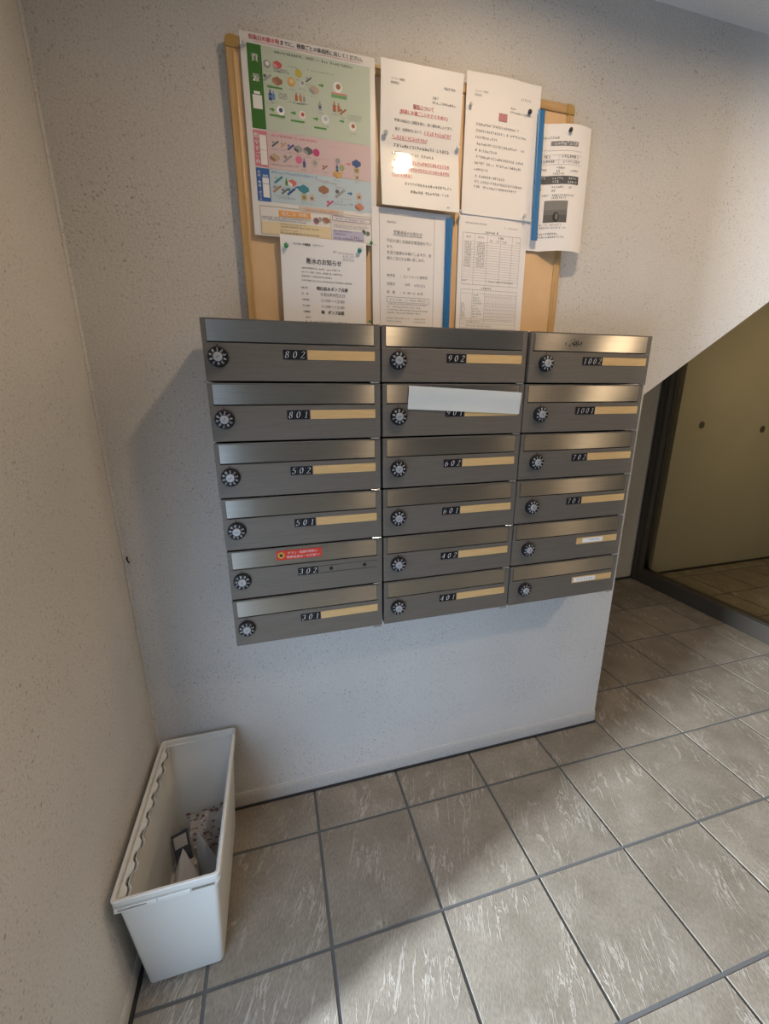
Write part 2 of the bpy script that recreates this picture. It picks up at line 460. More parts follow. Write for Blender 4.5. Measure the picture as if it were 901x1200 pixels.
# ------------------------------------------------------------------ glass partition
gp = empty('glass_partition', (XG, 0.2, 0), 'tinted glass partition in a dark bronze metal frame under the stair', 'partition')
def gpart(name, mat, bevel, *b):
    m = MB(); m.box(b[0]-XG, b[1]-XG, b[2]-0.2, b[3]-0.2, b[4], b[5]); return m.build(name, mat, gp, bevel)
gpart('bottom_rail', MAT['dark_metal'], 0.003, 2.972, 3.050, -1.60, 1.060, 0.0005, 0.098)
gpart('post', MAT['dark_metal'], 0.003, 2.972, 3.085, 1.060, 1.128, 0.0005, 2.12)
gpart('post', MAT['dark_metal'], 0.003, 2.972, 3.050, -1.66, -1.60, 0.0005, 2.12)
gpart('stop_bead', MAT['dark_metal'], 0.002, 2.962, 2.972, 1.085, 1.105, 0.0005, 2.12)
gpart('top_rail', MAT['dark_metal'], 0.003, 2.972, 3.050, -1.60, 1.060, 2.06, 2.12)
gpart('glass_pane', MAT['glass'], 0.0, 3.008, 3.014, -1.60, 1.060, 0.094, 2.062)

# ------------------------------------------------------------------ ceiling lamps (just above the frame)
def downlight(x, y, power, label):
    e = empty('ceiling_lamp', (x, y, CEIL), label, 'ceiling lamp', 'warm ceiling lamps above the mailboxes')
    m = MB(); m.lathe([(0.075, 0.0), (0.075, -0.006), (0.066, -0.012), (0.052, -0.008), (0.050, -0.001), (0.0, -0.001)], 28)
    m.build('trim_ring', MAT['fix_white'], e, smooth=True)
    d = bpy.data.lights.new('lamp_light', 'AREA'); d.shape = 'DISK'; d.size = 0.065
    d.energy = power; d.color = (1.0, 0.74, 0.47); d.spread = math.radians(172)
    o = bpy.data.objects.new('lamp_light', d); COL.objects.link(o); o.parent = e; o.location = (0, 0, -0.016)
downlight(0.95, -0.55, 9.2, 'warm round ceiling lamp nearest the notice board')
downlight(1.84, -0.55, 5.2, 'warm round ceiling lamp nearer the stair')
downlight(3.75, -0.05, 27.0, 'added warm ceiling lamp brightening the wall beyond the glass partition')  # added lamp, lifts the far wall seen through the glass
downlight(2.70, -1.25, 22.0, 'added warm ceiling lamp brightening the wall strip beside the partition')  # added lamp, lifts the far wall strip left of the post

# ------------------------------------------------------------------ pen-drawn digits
def arc(cx, cy, rx, ry, a0, a1, n=14):
    return [(cx + rx*math.cos(math.radians(a0+(a1-a0)*i/n)), cy + ry*math.sin(math.radians(a0+(a1-a0)*i/n))) for i in range(n+1)]
STROKES = {
 '0': [arc(.30,.5,.23,.47,0,360,24)],
 '1': [[(.16,.80),(.36,.97),(.36,.03)], [(.20,.03),(.52,.03)]],
 '2': [arc(.29,.74,.21,.24,165,-45) + [(.06,.03),(.54,.03),(.55,.14)]],
 '3': [arc(.27,.75,.20,.23,155,-85), arc(.27,.27,.24,.26,85,-160)],
 '4': [[(.42,.0),(.42,.98),(.04,.30),(.58,.30)]],
 '5': [[(.52,.97),(.18,.97),(.13,.56)] + arc(.28,.32,.24,.30,120,-160)],
 '6': [arc(.52,.42,.44,.55,95,180), arc(.30,.29,.22,.28,0,360,20)],
 '7': [[(.06,.84),(.07,.97),(.54,.97),(.22,.0)]],
 '8': [arc(.30,.74,.18,.23,0,360,18), arc(.30,.26,.22,.25,0,360,18)],
 '9': [arc(.30,.70,.21,.28,0,360,20), arc(.08,.58,.43,.55,0,-85)],
}
def draw_digit(mb, ch, x, z, h, shear, y, nib=(0.062, 0.022), rot=0.0, ctr=None):
    def T(p):
        px = x + (p[0] + shear*(p[1]-0.5)) * h; pz = z + p[1]*h
        if rot:
            dx, dz = px-ctr[0], pz-ctr[1]; c, s_ = math.cos(rot), math.sin(rot)
            px, pz = ctr[0]+c*dx-s_*dz, ctr[1]+s_*dx+c*dz
        return px, pz
    for st in STROKES[ch]:
        for a, b in zip(st, st[1:]):
            q = [(a[0]-nib[0], a[1]-nib[1]), (a[0]+nib[0], a[1]+nib[1]), (b[0]+nib[0], b[1]+nib[1]), (b[0]-nib[0], b[1]-nib[1])]
            q = [T(p) for p in q]
            area = sum(q[i][0]*q[(i+1)%4][1]-q[(i+1)%4][0]*q[i][1] for i in range(4))
            if area < 0: q.reverse()
            mb.poly([(p[0], y, p[1]) for p in q])

# ------------------------------------------------------------------ mailboxes
BX0, BP, BZT, BH, BYF = 0.2736, 0.4056, 1.4937, 0.1346, -0.1336
BW, BHH = 0.400, 0.1300
mesh_cache = {}
def cached(key, fn):
    if key not in mesh_cache: mesh_cache[key] = fn()
    return mesh_cache[key]
def body_mesh(depth):
    # sheet-steel shell: box whose front is recessed behind the flap, with returned edges
    m = MB(); y1 = depth
    m.box(0.0, BW, 0.0022, y1, -BHH, 0.0)
    me = m.mesh('body', 0.0012, 1)
    return me
def frame_mesh():
    m = MB()
    m.box(0.0, 0.0095, 0.0, 0.0030, -0.0500, 0.0)
    m.box(0.3855, BW, 0.0, 0.0030, -0.0500, 0.0)
    m.box(0.0095, 0.3855, 0.0, 0.0030, -0.0030, 0.0)
    return m.mesh('flap_surround')
def door_mesh():
    m = MB(); m.box(0.0, BW, -0.0004, 0.0030, -BHH, -0.0500); return m.mesh('door', 0.0009, 2)
def flap_mesh(seed):
    rnd = random.Random(seed)
    m = MB(); nx, nz = 24, 4
    x0, x1, z0, z1 = 0.0105, 0.3845, -0.0465, -0.0032
    ph = rnd.uniform(0, 6); am = 0.00025
    def P(i, k, y):
        u = i/nx; v = k/nz
        return (x0+(x1-x0)*u, y + am*math.sin(ph+3*u)*math.sin(math.pi*v), z0+(z1-z0)*v)
    for i in range(nx+1):
        for k in range(nz+1): m.v.append(P(i, k, -0.0006))
    off = len(m.v)
    ix = lambda i, k: i*(nz+1)+k
    for i in range(nx):
        for k in range(nz): m.f.append((ix(i,k), ix(i+1,k), ix(i+1,k+1), ix(i,k+1)))
    ring = [ix(i,0) for i in range(nx+1)] + [ix(nx,k) for k in range(1,nz+1)] + [ix(i,nz) for i in range(nx-1,-1,-1)] + [ix(0,k) for k in range(nz-1,0,-1)]
    nr = len(ring)
    for r in ring: m.v.append(m.v[r])
    for r in ring:
        v = m.v[r]; m.v.append((v[0], 0.0020, v[2]))
    for a in range(nr):
        b = (a+1) % nr; m.f.append((off+b, off+a, off+nr+a, off+nr+b))
    me = m.mesh('flap', fix=False)
    uv = me.uv_layers.new(name='grain')
    for lp in me.loops:
        co = me.vertices[lp.vertex_index].co; uv.data[lp.index].uv = (co.x*2.0, co.z*2.0)
    for p in me.polygons[:nx*nz]: p.use_smooth = True
    return me
def slot_mesh():
    m = MB(); m.box(0.0096, 0.3854, 0.0008, 0.0024, -0.0500, -0.0464); return m.mesh('mail_slot')
def dial_mesh():
    m = MB(); m.lathe([(0.0215, 0.0), (0.0215, 0.007), (0.0200, 0.0095), (0.0110, 0.0105), (0.0, 0.0105)], 36, axis='y'); return m.mesh('dial')
def num_mesh():
    m = MB()
    for k in range(10):
        a = 2*math.pi*k/10
        draw_digit(m, str(k), -0.0018, 0.0116, 0.0068, 0.0, -0.01065, (0.07, 0.035), -a, (0, 0))
    return m.mesh('dial_numerals', fix=False)
def knob_mesh():
    m = MB(); m.lathe([(0.0098, 0.0), (0.0098, 0.003), (0.0085, 0.0042), (0.0, 0.0042)], 28, axis='y'); return m.mesh('dial_center')
def arrow_mesh():
    m = MB(); m.prism([(-0.0014, -0.0012), (0.0014, -0.0012), (0.0, -0.0065)], 'y', -0.0008, 0.0); return m.mesh('dial_pointer')
def groove_mesh():
    m = MB(); m.box(-0.0045, 0.0045, -0.0047, -0.0040, -0.0014, 0.0014); return m.mesh('knob_groove')
def pin_mesh():
    m = MB(); m.tube([(0, 0, 0), (0.020, 0, 0)], 0.0017, 10); m.tube([(0.020, 0, 0), (0.0225, 0, 0)], 0.0020, 10)
    return m.mesh('hinge_pin')

NUMS = [['802', '801', '502', '501', '302', '301'], ['902', '901', '602', '601', '402', '401'], ['1002', '1001', '702', '701', None, None]]
ROWS = ['top', 'second', 'third', 'fourth', 'fifth', 'bottom']
EXTRA = {'801': 'just below mailbox 802 in the left column', '502': 'third from the top of the left column', '501': 'directly above the red-stickered mailbox',
         '602': 'under the taped mailbox in the middle column', '601': 'fourth from the top of the middle column', '402': 'second from the bottom of the middle column',
         '401': 'at the bottom of the middle column', '1001': 'with a dented shiny flap in the right column', '702': 'third from the top of the right column', '701': 'just above the two unnumbered mailboxes',
         '802': 'at the top of the left column', '901': 'with white tape stuck over its flap', '302': 'with a red sticker and no name card',
         '1002': 'with a scuffed flap, top right corner of the bank', '301': 'at the bottom left of the bank', '902': 'at the top of the middle column'}
DIALROT = {}
for c in range(3):
    for r in range(6):
        num = NUMS[c][r]
        jx = 0.005 if (c, r) == (2, 0) else random.uniform(-0.0008, 0.0008)
        jz = 0.0 if (c, r) == (2, 0) else random.uniform(-0.0004, 0.0004)
        bx, bz = BX0 + c*BP + jx, BZT - r*BH + jz
        if num:
            lab = 'grey steel mailbox numbered %s %s' % (num, EXTRA.get(num, 'with a tan name card'))
        else:
            lab = 'unnumbered grey mailbox with white name slip, %s' % ('bottom of the right column' if r == 5 else 'second from the bottom of the right column')
        box = empty('mailbox', (bx, BYF, bz), lab, 'mailbox', 'apartment mailboxes on the wall')
        depth = -BYF - (0.031 if r == 0 else 0.0)
        link('body', cached(('body', r == 0), lambda: body_mesh(depth)), MAT['plate'], box)
        link('flap_surround', cached('frame', frame_mesh), MAT['plate'], box)
        link('mail_slot', cached('slot', slot_mesh), MAT['slot'], box)
        flap = link('flap', flap_mesh(c*10+r), MAT['steel'], box)
        door = link('door', cached('door', door_mesh), MAT['plate'], box)
        pin = link('hinge_pin', cached('pin', pin_mesh), MAT['chrome'], box); pin.location = (0.374, -0.0012, -BHH - 0.0021)
        d = link('dial', cached('dial', dial_mesh), MAT['black'], box); d.location = (0.0330 if c == 0 else (0.040 if c == 1 else 0.052), -0.0004, -0.0800)
        if c == 0: d.location.x = 0.0300
        if c == 1: d.location.x = 0.0405
        if c == 2: d.location.x = 0.0525 if r else 0.0500
        a = random.uniform(-1.2, 1.2)
        q = link('dial_numerals', cached('num', num_mesh), MAT['white_print'], d); q.rotation_euler = (0, a, 0)
        q = link('dial_center', cached('knob', knob_mesh), MAT['silver'], d); q.location = (0, -0.0103, 0); q.rotation_euler = (0, a, 0)
        g = link('knob_groove', cached('groove', groove_mesh), MAT['ink_l'], d); g.location = (0, -0.0103, 0); g.rotation_euler = (0, a, 0)
        pt = link('dial_pointer', cached('arrow', arrow_mesh), MAT['black'], box); pt.location = (d.location.x, -0.0004, -0.0800 + 0.0285)
        zn0, zn1 = -0.0822, -0.0612
        yp = -0.0005
        if num:
            n = len(num); w = 0.0178 if n == 3 else 0.0164
            xs = (0.1700 if n == 3 else 0.1690) + (0.004 if c == 2 and n == 3 else 0.0)
            for k, ch in enumerate(num):
                pl = link('digit_plate', cached(('plate', n), lambda: (lambda m: (m.box(0.0003, w-0.0003, -0.0010, 0.0, zn0, zn1), m.mesh('digit_plate'))[1])(MB())), MAT['black'], box)
                pl.location = (xs + k*w, yp, 0)
                def dm(ch=ch, w=w):
                    m = MB(); hh = 0.0150 if n == 3 else 0.0150
                    draw_digit(m, ch, w/2 - 0.30*hh, (zn0+zn1)/2 - hh/2, hh, 0.22, -0.00115, (0.062, 0.024) if n == 3 else (0.055, 0.022)); return m.mesh('digit', fix=False)
                link('digit', cached(('digit', ch, n), dm), MAT['digit'], pl)
            cx0 = xs + n*w + 0.002; cx1 = 0.3862 if c < 2 else 0.3890
        else:
            cx0, cx1 = 0.2290, 0.3835
        if num == '302':
            for ze in (zn1 - 0.0012, zn0):
                m = MB(); m.box(cx0, 0.386, -0.0002, 0.0, ze, ze + 0.0012)
                s = m.build('card_slot_edge', MAT['slot'], box); s.location = (0, yp, 0)
            for hx in (0.258, 0.350):
                m = MB(); m.lathe([(0.0052, 0.0), (0.0052, 0.0004), (0.0, 0.0004)], 18, axis='y')
                s = m.build('screw_hole', MAT['slot'], box); s.location = (hx, yp, (zn0+zn1)/2)
        else:
            m = MB(); m.box(cx0, cx1, -0.0008, 0.0, zn0, zn1)
            s = m.build('name_card', MAT['card'], box); s.location = (0, yp, 0)
            if not num:
                lx0, lx1 = (cx0 + 0.022, cx0 + 0.100) if r == 4 else (cx0 + 0.006, cx0 + 0.090)
                m = MB(); m.box(lx0, lx1, -0.0012, -0.0008, zn0 + 0.0035, zn1 - 0.0035)
                sl = m.build('name_slip', MAT['white_slip'], s); 
                m = MB(); rr = random.Random(r)
                x = lx0 + (0.026 if r == 4 else 0.012); k = 0
                while x < lx1 - 0.014:
                    wq = 0.008 if r == 4 else 0.0075
                    zc = (zn0+zn1)/2
                    if r == 4:
                        m.box(x, x+wq*0.9, -0.00135, -0.0012, zc + rr.uniform(-0.001, 0.001), zc + 0.0020)
                    else:
                        m.box(x, x+wq*0.75, -0.00135, -0.0012, zc + 0.0014, zc + 0.0024)
                        m.box(x+wq*0.3, x+wq*0.45, -0.00135, -0.0012, zc - 0.0032, zc + 0.0026)
                        m.box(x, x+wq*0.6, -0.00135, -0.0012, zc - 0.0022, zc - 0.0014)
                    x += wq * 1.25
                m.build('name_writing', MAT['ink_l'], s)
        MB_LAST = box
        if num == '302': box302 = box
        if num == '1002': box1002 = box
        if num == '901': box901 = (bx, bz)

# ------------------------------------------------------------------ text and paper helpers
_dg = None
_tc = {}
def text_geo(s):
    if s not in _tc:
        cu = bpy.data.curves.new('txt', 'FONT'); cu.body = s; cu.size = 1.0; cu.resolution_u = 2
        o = bpy.data.objects.new('txt', cu); COL.objects.link(o)
        bpy.context.view_layer.update()
        me = bpy.data.meshes.new_from_object(o.evaluated_get(bpy.context.evaluated_depsgraph_get()))
        vs = [(v.co.x, v.co.y) for v in me.vertices]; fs = [tuple(p.vertices) for p in me.polygons]
        w = max([v[0] for v in vs] + [0.01])
        bpy.data.objects.remove(o); bpy.data.curves.remove(cu); bpy.data.meshes.remove(me)
        _tc[s] = (vs, fs, w)
    return _tc[s]

SOLO = {'day_box', 'caption_strip', 'rule_box'}
PRINT = ('text', 'print', 'letterhead', 'line', 'rule', 'heading', 'pictogram', 'border', 'seal', 'detail')
class Sheet:
    """a sheet of paper: u to the right, v down from its top left corner; bend(u, v) brings it off the wall"""
    def __init__(s, name, x, z, w, h, y, mat, label, cat, tilt=0.0, bend=None, nu=12, nv=16, group=None, thick=0.0004):
        s.x, s.z, s.w, s.h, s.y = x, z, w, h, y
        s.t = math.radians(tilt); s.bend = bend or (lambda u, v: 0.0)
        s.root = empty(name, (x, y, z), label, cat, group)
        m = MB(); ix = lambda i, k, l: (l*(nu+1) + i)*(nv+1) + k
        for l in range(2):
            for i in range(nu+1):
                for k in range(nv+1):
                    m.v.append(s.P(w*i/nu, h*k/nv, -thick if l else 0.0))
        for i in range(nu):
            for k in range(nv):
                m.f.append((ix(i,k,0), ix(i,k+1,0), ix(i+1,k+1,0), ix(i+1,k,0)))
                m.f.append((ix(i,k,1), ix(i+1,k,1), ix(i+1,k+1,1), ix(i,k+1,1)))
        for i in range(nu):
            m.f.append((ix(i,0,0), ix(i+1,0,0), ix(i+1,0,1), ix(i,0,1))); m.f.append((ix(i,nv,0), ix(i,nv,1), ix(i+1,nv,1), ix(i+1,nv,0)))
        for k in range(nv):
            m.f.append((ix(0,k,0), ix(0,k,1), ix(0,k+1,1), ix(0,k+1,0))); m.f.append((ix(nu,k,0), ix(nu,k+1,0), ix(nu,k+1,1), ix(nu,k,1)))
        ne = 2*nu*nv
        for q in range(ne, len(m.f)):
            a = len(m.v); m.v += [m.v[i] for i in m.f[q]]; m.f[q] = (a, a+1, a+2, a+3)
        me = m.mesh('sheet', fix=False)
        for p in me.polygons[:ne]: p.use_smooth = True
        link('sheet', me, mat, s.root)
        s.layers = {}
    def P(s, u, v, off=0.0):
        c, sn = math.cos(s.t), math.sin(s.t)
        return (u*c + v*sn, s.bend(u, v) - off, u*sn - v*c)
    def L(s, part, mat):
        k = (part, mat.name) if part not in SOLO else (part, len(s.layers))
        if k not in s.layers: s.layers[k] = (MB(), part, mat)
        return s.layers[k][0]
    def rect(s, part, mat, u0, v0, u1, v1, off=0.0005):
        m = s.L(part, mat)
        nu = max(1, int(abs(u1-u0)/0.015)); nv = max(1, int(abs(v1-v0)/0.02))
        for i in range(nu):
            for k in range(nv):
                a, b = u0+(u1-u0)*i/nu, u0+(u1-u0)*(i+1)/nu; c, d = v0+(v1-v0)*k/nv, v0+(v1-v0)*(k+1)/nv
                m.quad(s.P(a,d,off), s.P(b,d,off), s.P(b,c,off), s.P(a,c,off))
    def ell(s, part, mat, u, v, ru, rv, off=0.0007, n=14, a0=0, a1=360):
        m = s.L(part, mat)
        pts = [s.P(u + ru*math.cos(math.radians(a0+(a1-a0)*i/n)), v - rv*math.sin(math.radians(a0+(a1-a0)*i/n)), off) for i in range(n + (0 if a1-a0 == 360 else 1))]
        m.poly(pts)
    def pol(s, part, mat, pts, off=0.0007):
        a = sum(pts[i][0]*pts[(i+1)%len(pts)][1]-pts[(i+1)%len(pts)][0]*pts[i][1] for i in range(len(pts)))
        if a > 0: pts = pts[::-1]
        s.L(part, mat).poly([s.P(p[0], p[1], off) for p in pts])
    def frame(s, part, mat, u0, v0, u1, v1, t=0.0006, off=0.0006):
        s.rect(part, mat, u0, v0, u1, v0+t, off); s.rect(part, mat, u0, v1-t, u1, v1, off)
        s.rect(part, mat, u0, v0, u0+t, v1, off); s.rect(part, mat, u1-t, v0, u1, v1, off)
    def text(s, part, mat, txt, u, v, size, width=None, align='l', off=0.0008, vert=False, bold=0):
        if vert:
            for i, ch in enumerate(txt): s.text(part, mat, ch, u, v + i*size*1.12, size, None, 'c', off, bold=bold)
            return
        vs, fs, w = text_geo(txt)
        sx = (width / w) if width else size
        wd = w*sx
        u0 = u if align == 'l' else (u - wd/2 if align == 'c' else u - wd)
        m = s.L(part, mat)
        for du in ([0.0] if not bold else [-bold, bold]):
            n = len(m.v)
            m.v += [s.P(u0 + p[0]*sx + du, v - p[1]*size, off) for p in vs]
            m.f += [tuple(n+i for i in f) for f in fs]
    def scribble(s, part, mat, u0, v, u1, size, seed=0, density=0.9, gaps=0.06, off=0.0007):
        """a line of print too small to read: character-sized clusters of strokes"""
        rr = random.Random(seed*7919 + int(v*1e5)); m = s.L(part, mat)
        u = u0; t = size*0.13
        while u < u1 - size*0.5:
            if rr.random() < gaps: u += size*0.8; continue
            wch = size*0.86
            def q(a, b, c, d): m.quad(s.P(a,d,off), s.P(b,d,off), s.P(b,c,off), s.P(a,c,off))
            for r in range(3):
                if rr.random() < density*0.8:
                    vv = v - size*(0.12 + 0.34*r) ; a = u + wch*rr.uniform(0, 0.3); q(a, min(u+wch, a + wch*rr.uniform(0.45, 0.9)), vv - t, vv)
            for r in range(2):
                if rr.random() < density*0.7:
                    a = u + wch*rr.uniform(0.1, 0.8); q(a, a+t, v - size*rr.uniform(0.6, 0.92), v - size*rr.uniform(0, 0.2))
            u += size
    def done(s):
        for m, part, mat in s.layers.values():
            if m.f:
                o = m.build(part, mat, s.root, fix=False)
                if any(t in part for t in PRINT): o['kind'] = 'stuff'
        return s.root

# ------------------------------------------------------------------ notice board
nb = empty('notice_board', (0.8075, 0, 1.478), 'wood-framed notice board with a peach face above the mailboxes', 'notice board')
BX, BX1, BZ0, BZ1 = 0.3712, 1.2439, 1.478, 2.0672
def bpart(name, mat, bevel, x0, x1, y0, y1, z0, z1):
    m = MB(); m.box(x0-0.8075, x1-0.8075, y0, y1, z0-1.478, z1-1.478); return m.build(name, mat, nb, bevel)
fw = 0.021
bpart('panel', MAT['panel'], 0.0, BX+0.012, BX1-0.012, -0.0130, -0.001, BZ0+0.006, BZ1-0.012)
bpart('frame_upright', MAT['frame_v'], 0.003, BX, BX+fw, -0.0172, -0.001, BZ0, BZ1-0.022)
bpart('frame_upright', MAT['frame_v'], 0.003, BX1-fw, BX1, -0.0172, -0.001, BZ0, BZ1-0.022)
bpart('frame_rail', MAT['frame_h'], 0.003, BX+0.022, BX1-0.022, -0.0172, -0.001, BZ1-fw, BZ1)
bpart('frame_rail', MAT['frame_h'], 0.003, BX+fw, BX1-fw, -0.0172, -0.001, BZ0, BZ0+0.010)
# grooves along the uprights
bpart('frame_groove', MAT['corner'], 0.0, BX+0.0135, BX+0.0148, -0.0176, -0.0171, BZ0+0.004, BZ1-0.024)
bpart('frame_groove', MAT['corner'], 0.0, BX1-0.0148, BX1-0.0135, -0.0176, -0.0171, BZ0+0.004, BZ1-0.024)
for sx in (0, 1):
    m = MB(); pts = [(0, 0), (0.023, 0), (0.023, 0.023)]
    pts = [(0.0, 0.0), (fw+0.002, 0.0), (fw+0.002, 0.0225)] + [(0.013 - 0.013*math.sin(math.radians(a)), 0.0095 + 0.013*math.cos(math.radians(a))) for a in range(0, 91, 15)]
    if sx: pts = [(-p[0], p[1]) for p in pts]
    m.prism(pts, 'y', -0.0182, -0.001)
    o = m.build('corner_cap', MAT['corner'], nb, 0.0012, segs=1); o.location = ((BX1 if sx else BX) - 0.8075, 0, BZ1 - 0.0222 - 1.478)

# ------------------------------------------------------------------ recycling poster
G, PK, BL = (0.045, 0.155, 0.028), (0.60, 0.20, 0.25), (0.045, 0.13, 0.36)
po = Sheet('recycling_poster', 0.4025, 2.0755, 0.2950, 0.3790, -0.0190, MAT['poster'],
           'laminated waste sorting poster in green, pink and blue bands at the left', 'poster', 0.0,
           lambda u, v: -0.0035*max(0, (v-0.26)/0.12)**2 - 0.0015*math.sin(u*14)*(v/0.38), 14, 18)
po.rect('green_band', colm((0.47, 0.535, 0.45)), 0.043, 0.019, 0.283, 0.169, 0.0004)
po.rect('green_bar', colm(G), 0.013, 0.019, 0.0425, 0.169, 0.0004)
po.rect('pink_band', colm((0.58, 0.45, 0.46)), 0.043, 0.1700, 0.283, 0.2420, 0.0004)
po.rect('pink_bar', colm(PK), 0.013, 0.1720, 0.0425, 0.2405, 0.0004)
po.rect('blue_band', colm((0.44, 0.54, 0.60)), 0.043, 0.2430, 0.283, 0.3085, 0.0004)
po.rect('blue_bar', colm(BL), 0.013, 0.2430, 0.0425, 0.3085, 0.0004)
WH = colm((0.74, 0.73, 0.71))
po.text('heading_text', colm((0.62, 0.12, 0.14)), '収集日の朝８時', 0.018, 0.0115, 0.0098, 0.064, bold=0.0003)
po.text('heading_text', MAT['ink'], 'までに、種類ごとの集積所に出してください。', 0.083, 0.0115, 0.0094, 0.183, bold=0.0002)
po.rect('heading_line', colm((0.62, 0.25, 0.27)), 0.027, 0.0145, 0.262, 0.0153)
po.text('bar_text', WH, '資', 0.0278, 0.048, 0.0150, None, 'c', bold=0.0004)
po.text('bar_text', WH, '源', 0.0278, 0.083, 0.0150, None, 'c', bold=0.0004)
po.rect('day_box', WH, 0.0180, 0.108, 0.0380, 0.133, 0.0009); po.rect('day_box', WH, 0.0215, 0.1015, 0.0345, 0.1065, 0.0009)
po.text('bar_text', WH, '燃やすごみ', 0.0192, 0.1860, 0.0108, None, 'c', vert=True, bold=0.0003)
po.rect('day_box', WH, 0.0260, 0.1800, 0.0405, 0.2080, 0.0009); po.rect('day_box', WH, 0.0260, 0.2088, 0.0405, 0.2365, 0.0009)
po.text('bar_text', WH, '金属・陶器・ガラス', 0.0192, 0.2530, 0.0060, None, 'c', vert=True, bold=0.0002)
po.rect('day_box', WH, 0.0260, 0.2615, 0.0405, 0.2730, 0.0009); po.rect('day_box', WH, 0.0260, 0.2738, 0.0405, 0.3005, 0.0009)
po.rect('day_box', colm((0.35, 0.45, 0.62)), 0.0275, 0.2555, 0.0390, 0.2602, 0.0009)
po.scribble('small_print', MAT['ink'], 0.070, 0.0285, 0.245, 0.0052, 1, 1.0)
po.scribble('small_print', MAT['ink_red'], 0.052, 0.1800, 0.155, 0.0048, 2)
po.scribble('small_print', colm((0.10, 0.22, 0.48)), 0.048, 0.2510, 0.150, 0.0052, 3, 1.0)
rr = random.Random(4)
def icon(u, v, s, cols, kind):
    c = [colm(x) for x in cols]
    if kind == 0:      # bottle
        po.rect('pictogram', c[0], u-s*.3, v-s*.3, u+s*.3, v+s*.8, 0.0008); po.rect('pictogram', c[0], u-s*.12, v-s*.8, u+s*.12, v-s*.3, 0.0008); po.rect('pictogram', c[-1], u-s*.3, v+s*.05, u+s*.3, v+s*.4, 0.0010)
    elif kind == 1:    # crate or box in perspective
        po.pol('pictogram', c[0], [(u-s, v-s*.2), (u, v-s*.7), (u+s, v-s*.2), (u, v+s*.3)]); po.pol('pictogram', c[-1], [(u-s, v-s*.2), (u, v+s*.3), (u, v+s*.9), (u-s, v+s*.4)], 0.0009); po.pol('pictogram', c[0], [(u, v+s*.3), (u+s, v-s*.2), (u+s, v+s*.4), (u, v+s*.9)], 0.0009)
    elif kind == 2:    # round thing with a core
        po.ell('pictogram', c[0], u, v, s*.8, s*.8); po.ell('pictogram', c[-1], u+s*.1, v-s*.1, s*.4, s*.4, 0.0010)
    elif kind == 3:    # slanted stick and lump
        po.pol('pictogram', c[0], [(u-s, v+s*.5), (u-s*.7, v+s*.8), (u+s, v-s*.5), (u+s*.7, v-s*.8)]); po.ell('pictogram', c[-1], u-s*.5, v-s*.3, s*.35, s*.3, 0.0009)
    elif kind == 4:    # bag
        po.pol('pictogram', c[0], [(u-s*.7, v-s*.2), (u-s*.25, v-s*.7), (u+s*.25, v-s*.7), (u+s*.7, v-s*.2), (u+s*.6, v+s*.8), (u-s*.6, v+s*.8)]); po.ell('pictogram', c[-1], u, v+s*.2, s*.35, s*.3, 0.0009)
    elif kind == 5:    # arrow
        po.pol('pictogram', c[0], [(u-s, v-s*.25), (u, v-s*.25), (u, v-s*.7), (u+s, v), (u, v+s*.7), (u, v+s*.25), (u-s, v+s*.25)])
BRN, GRY, RED, NAVY, OR, TEAL, DK, GRN = (0.30, 0.15, 0.09), (0.30, 0.30, 0.31), (0.52, 0.10, 0.11), (0.05, 0.09, 0.24), (0.60, 0.36, 0.12), (0.05, 0.22, 0.28), (0.12, 0.12, 0.13), (0.10, 0.28, 0.07)
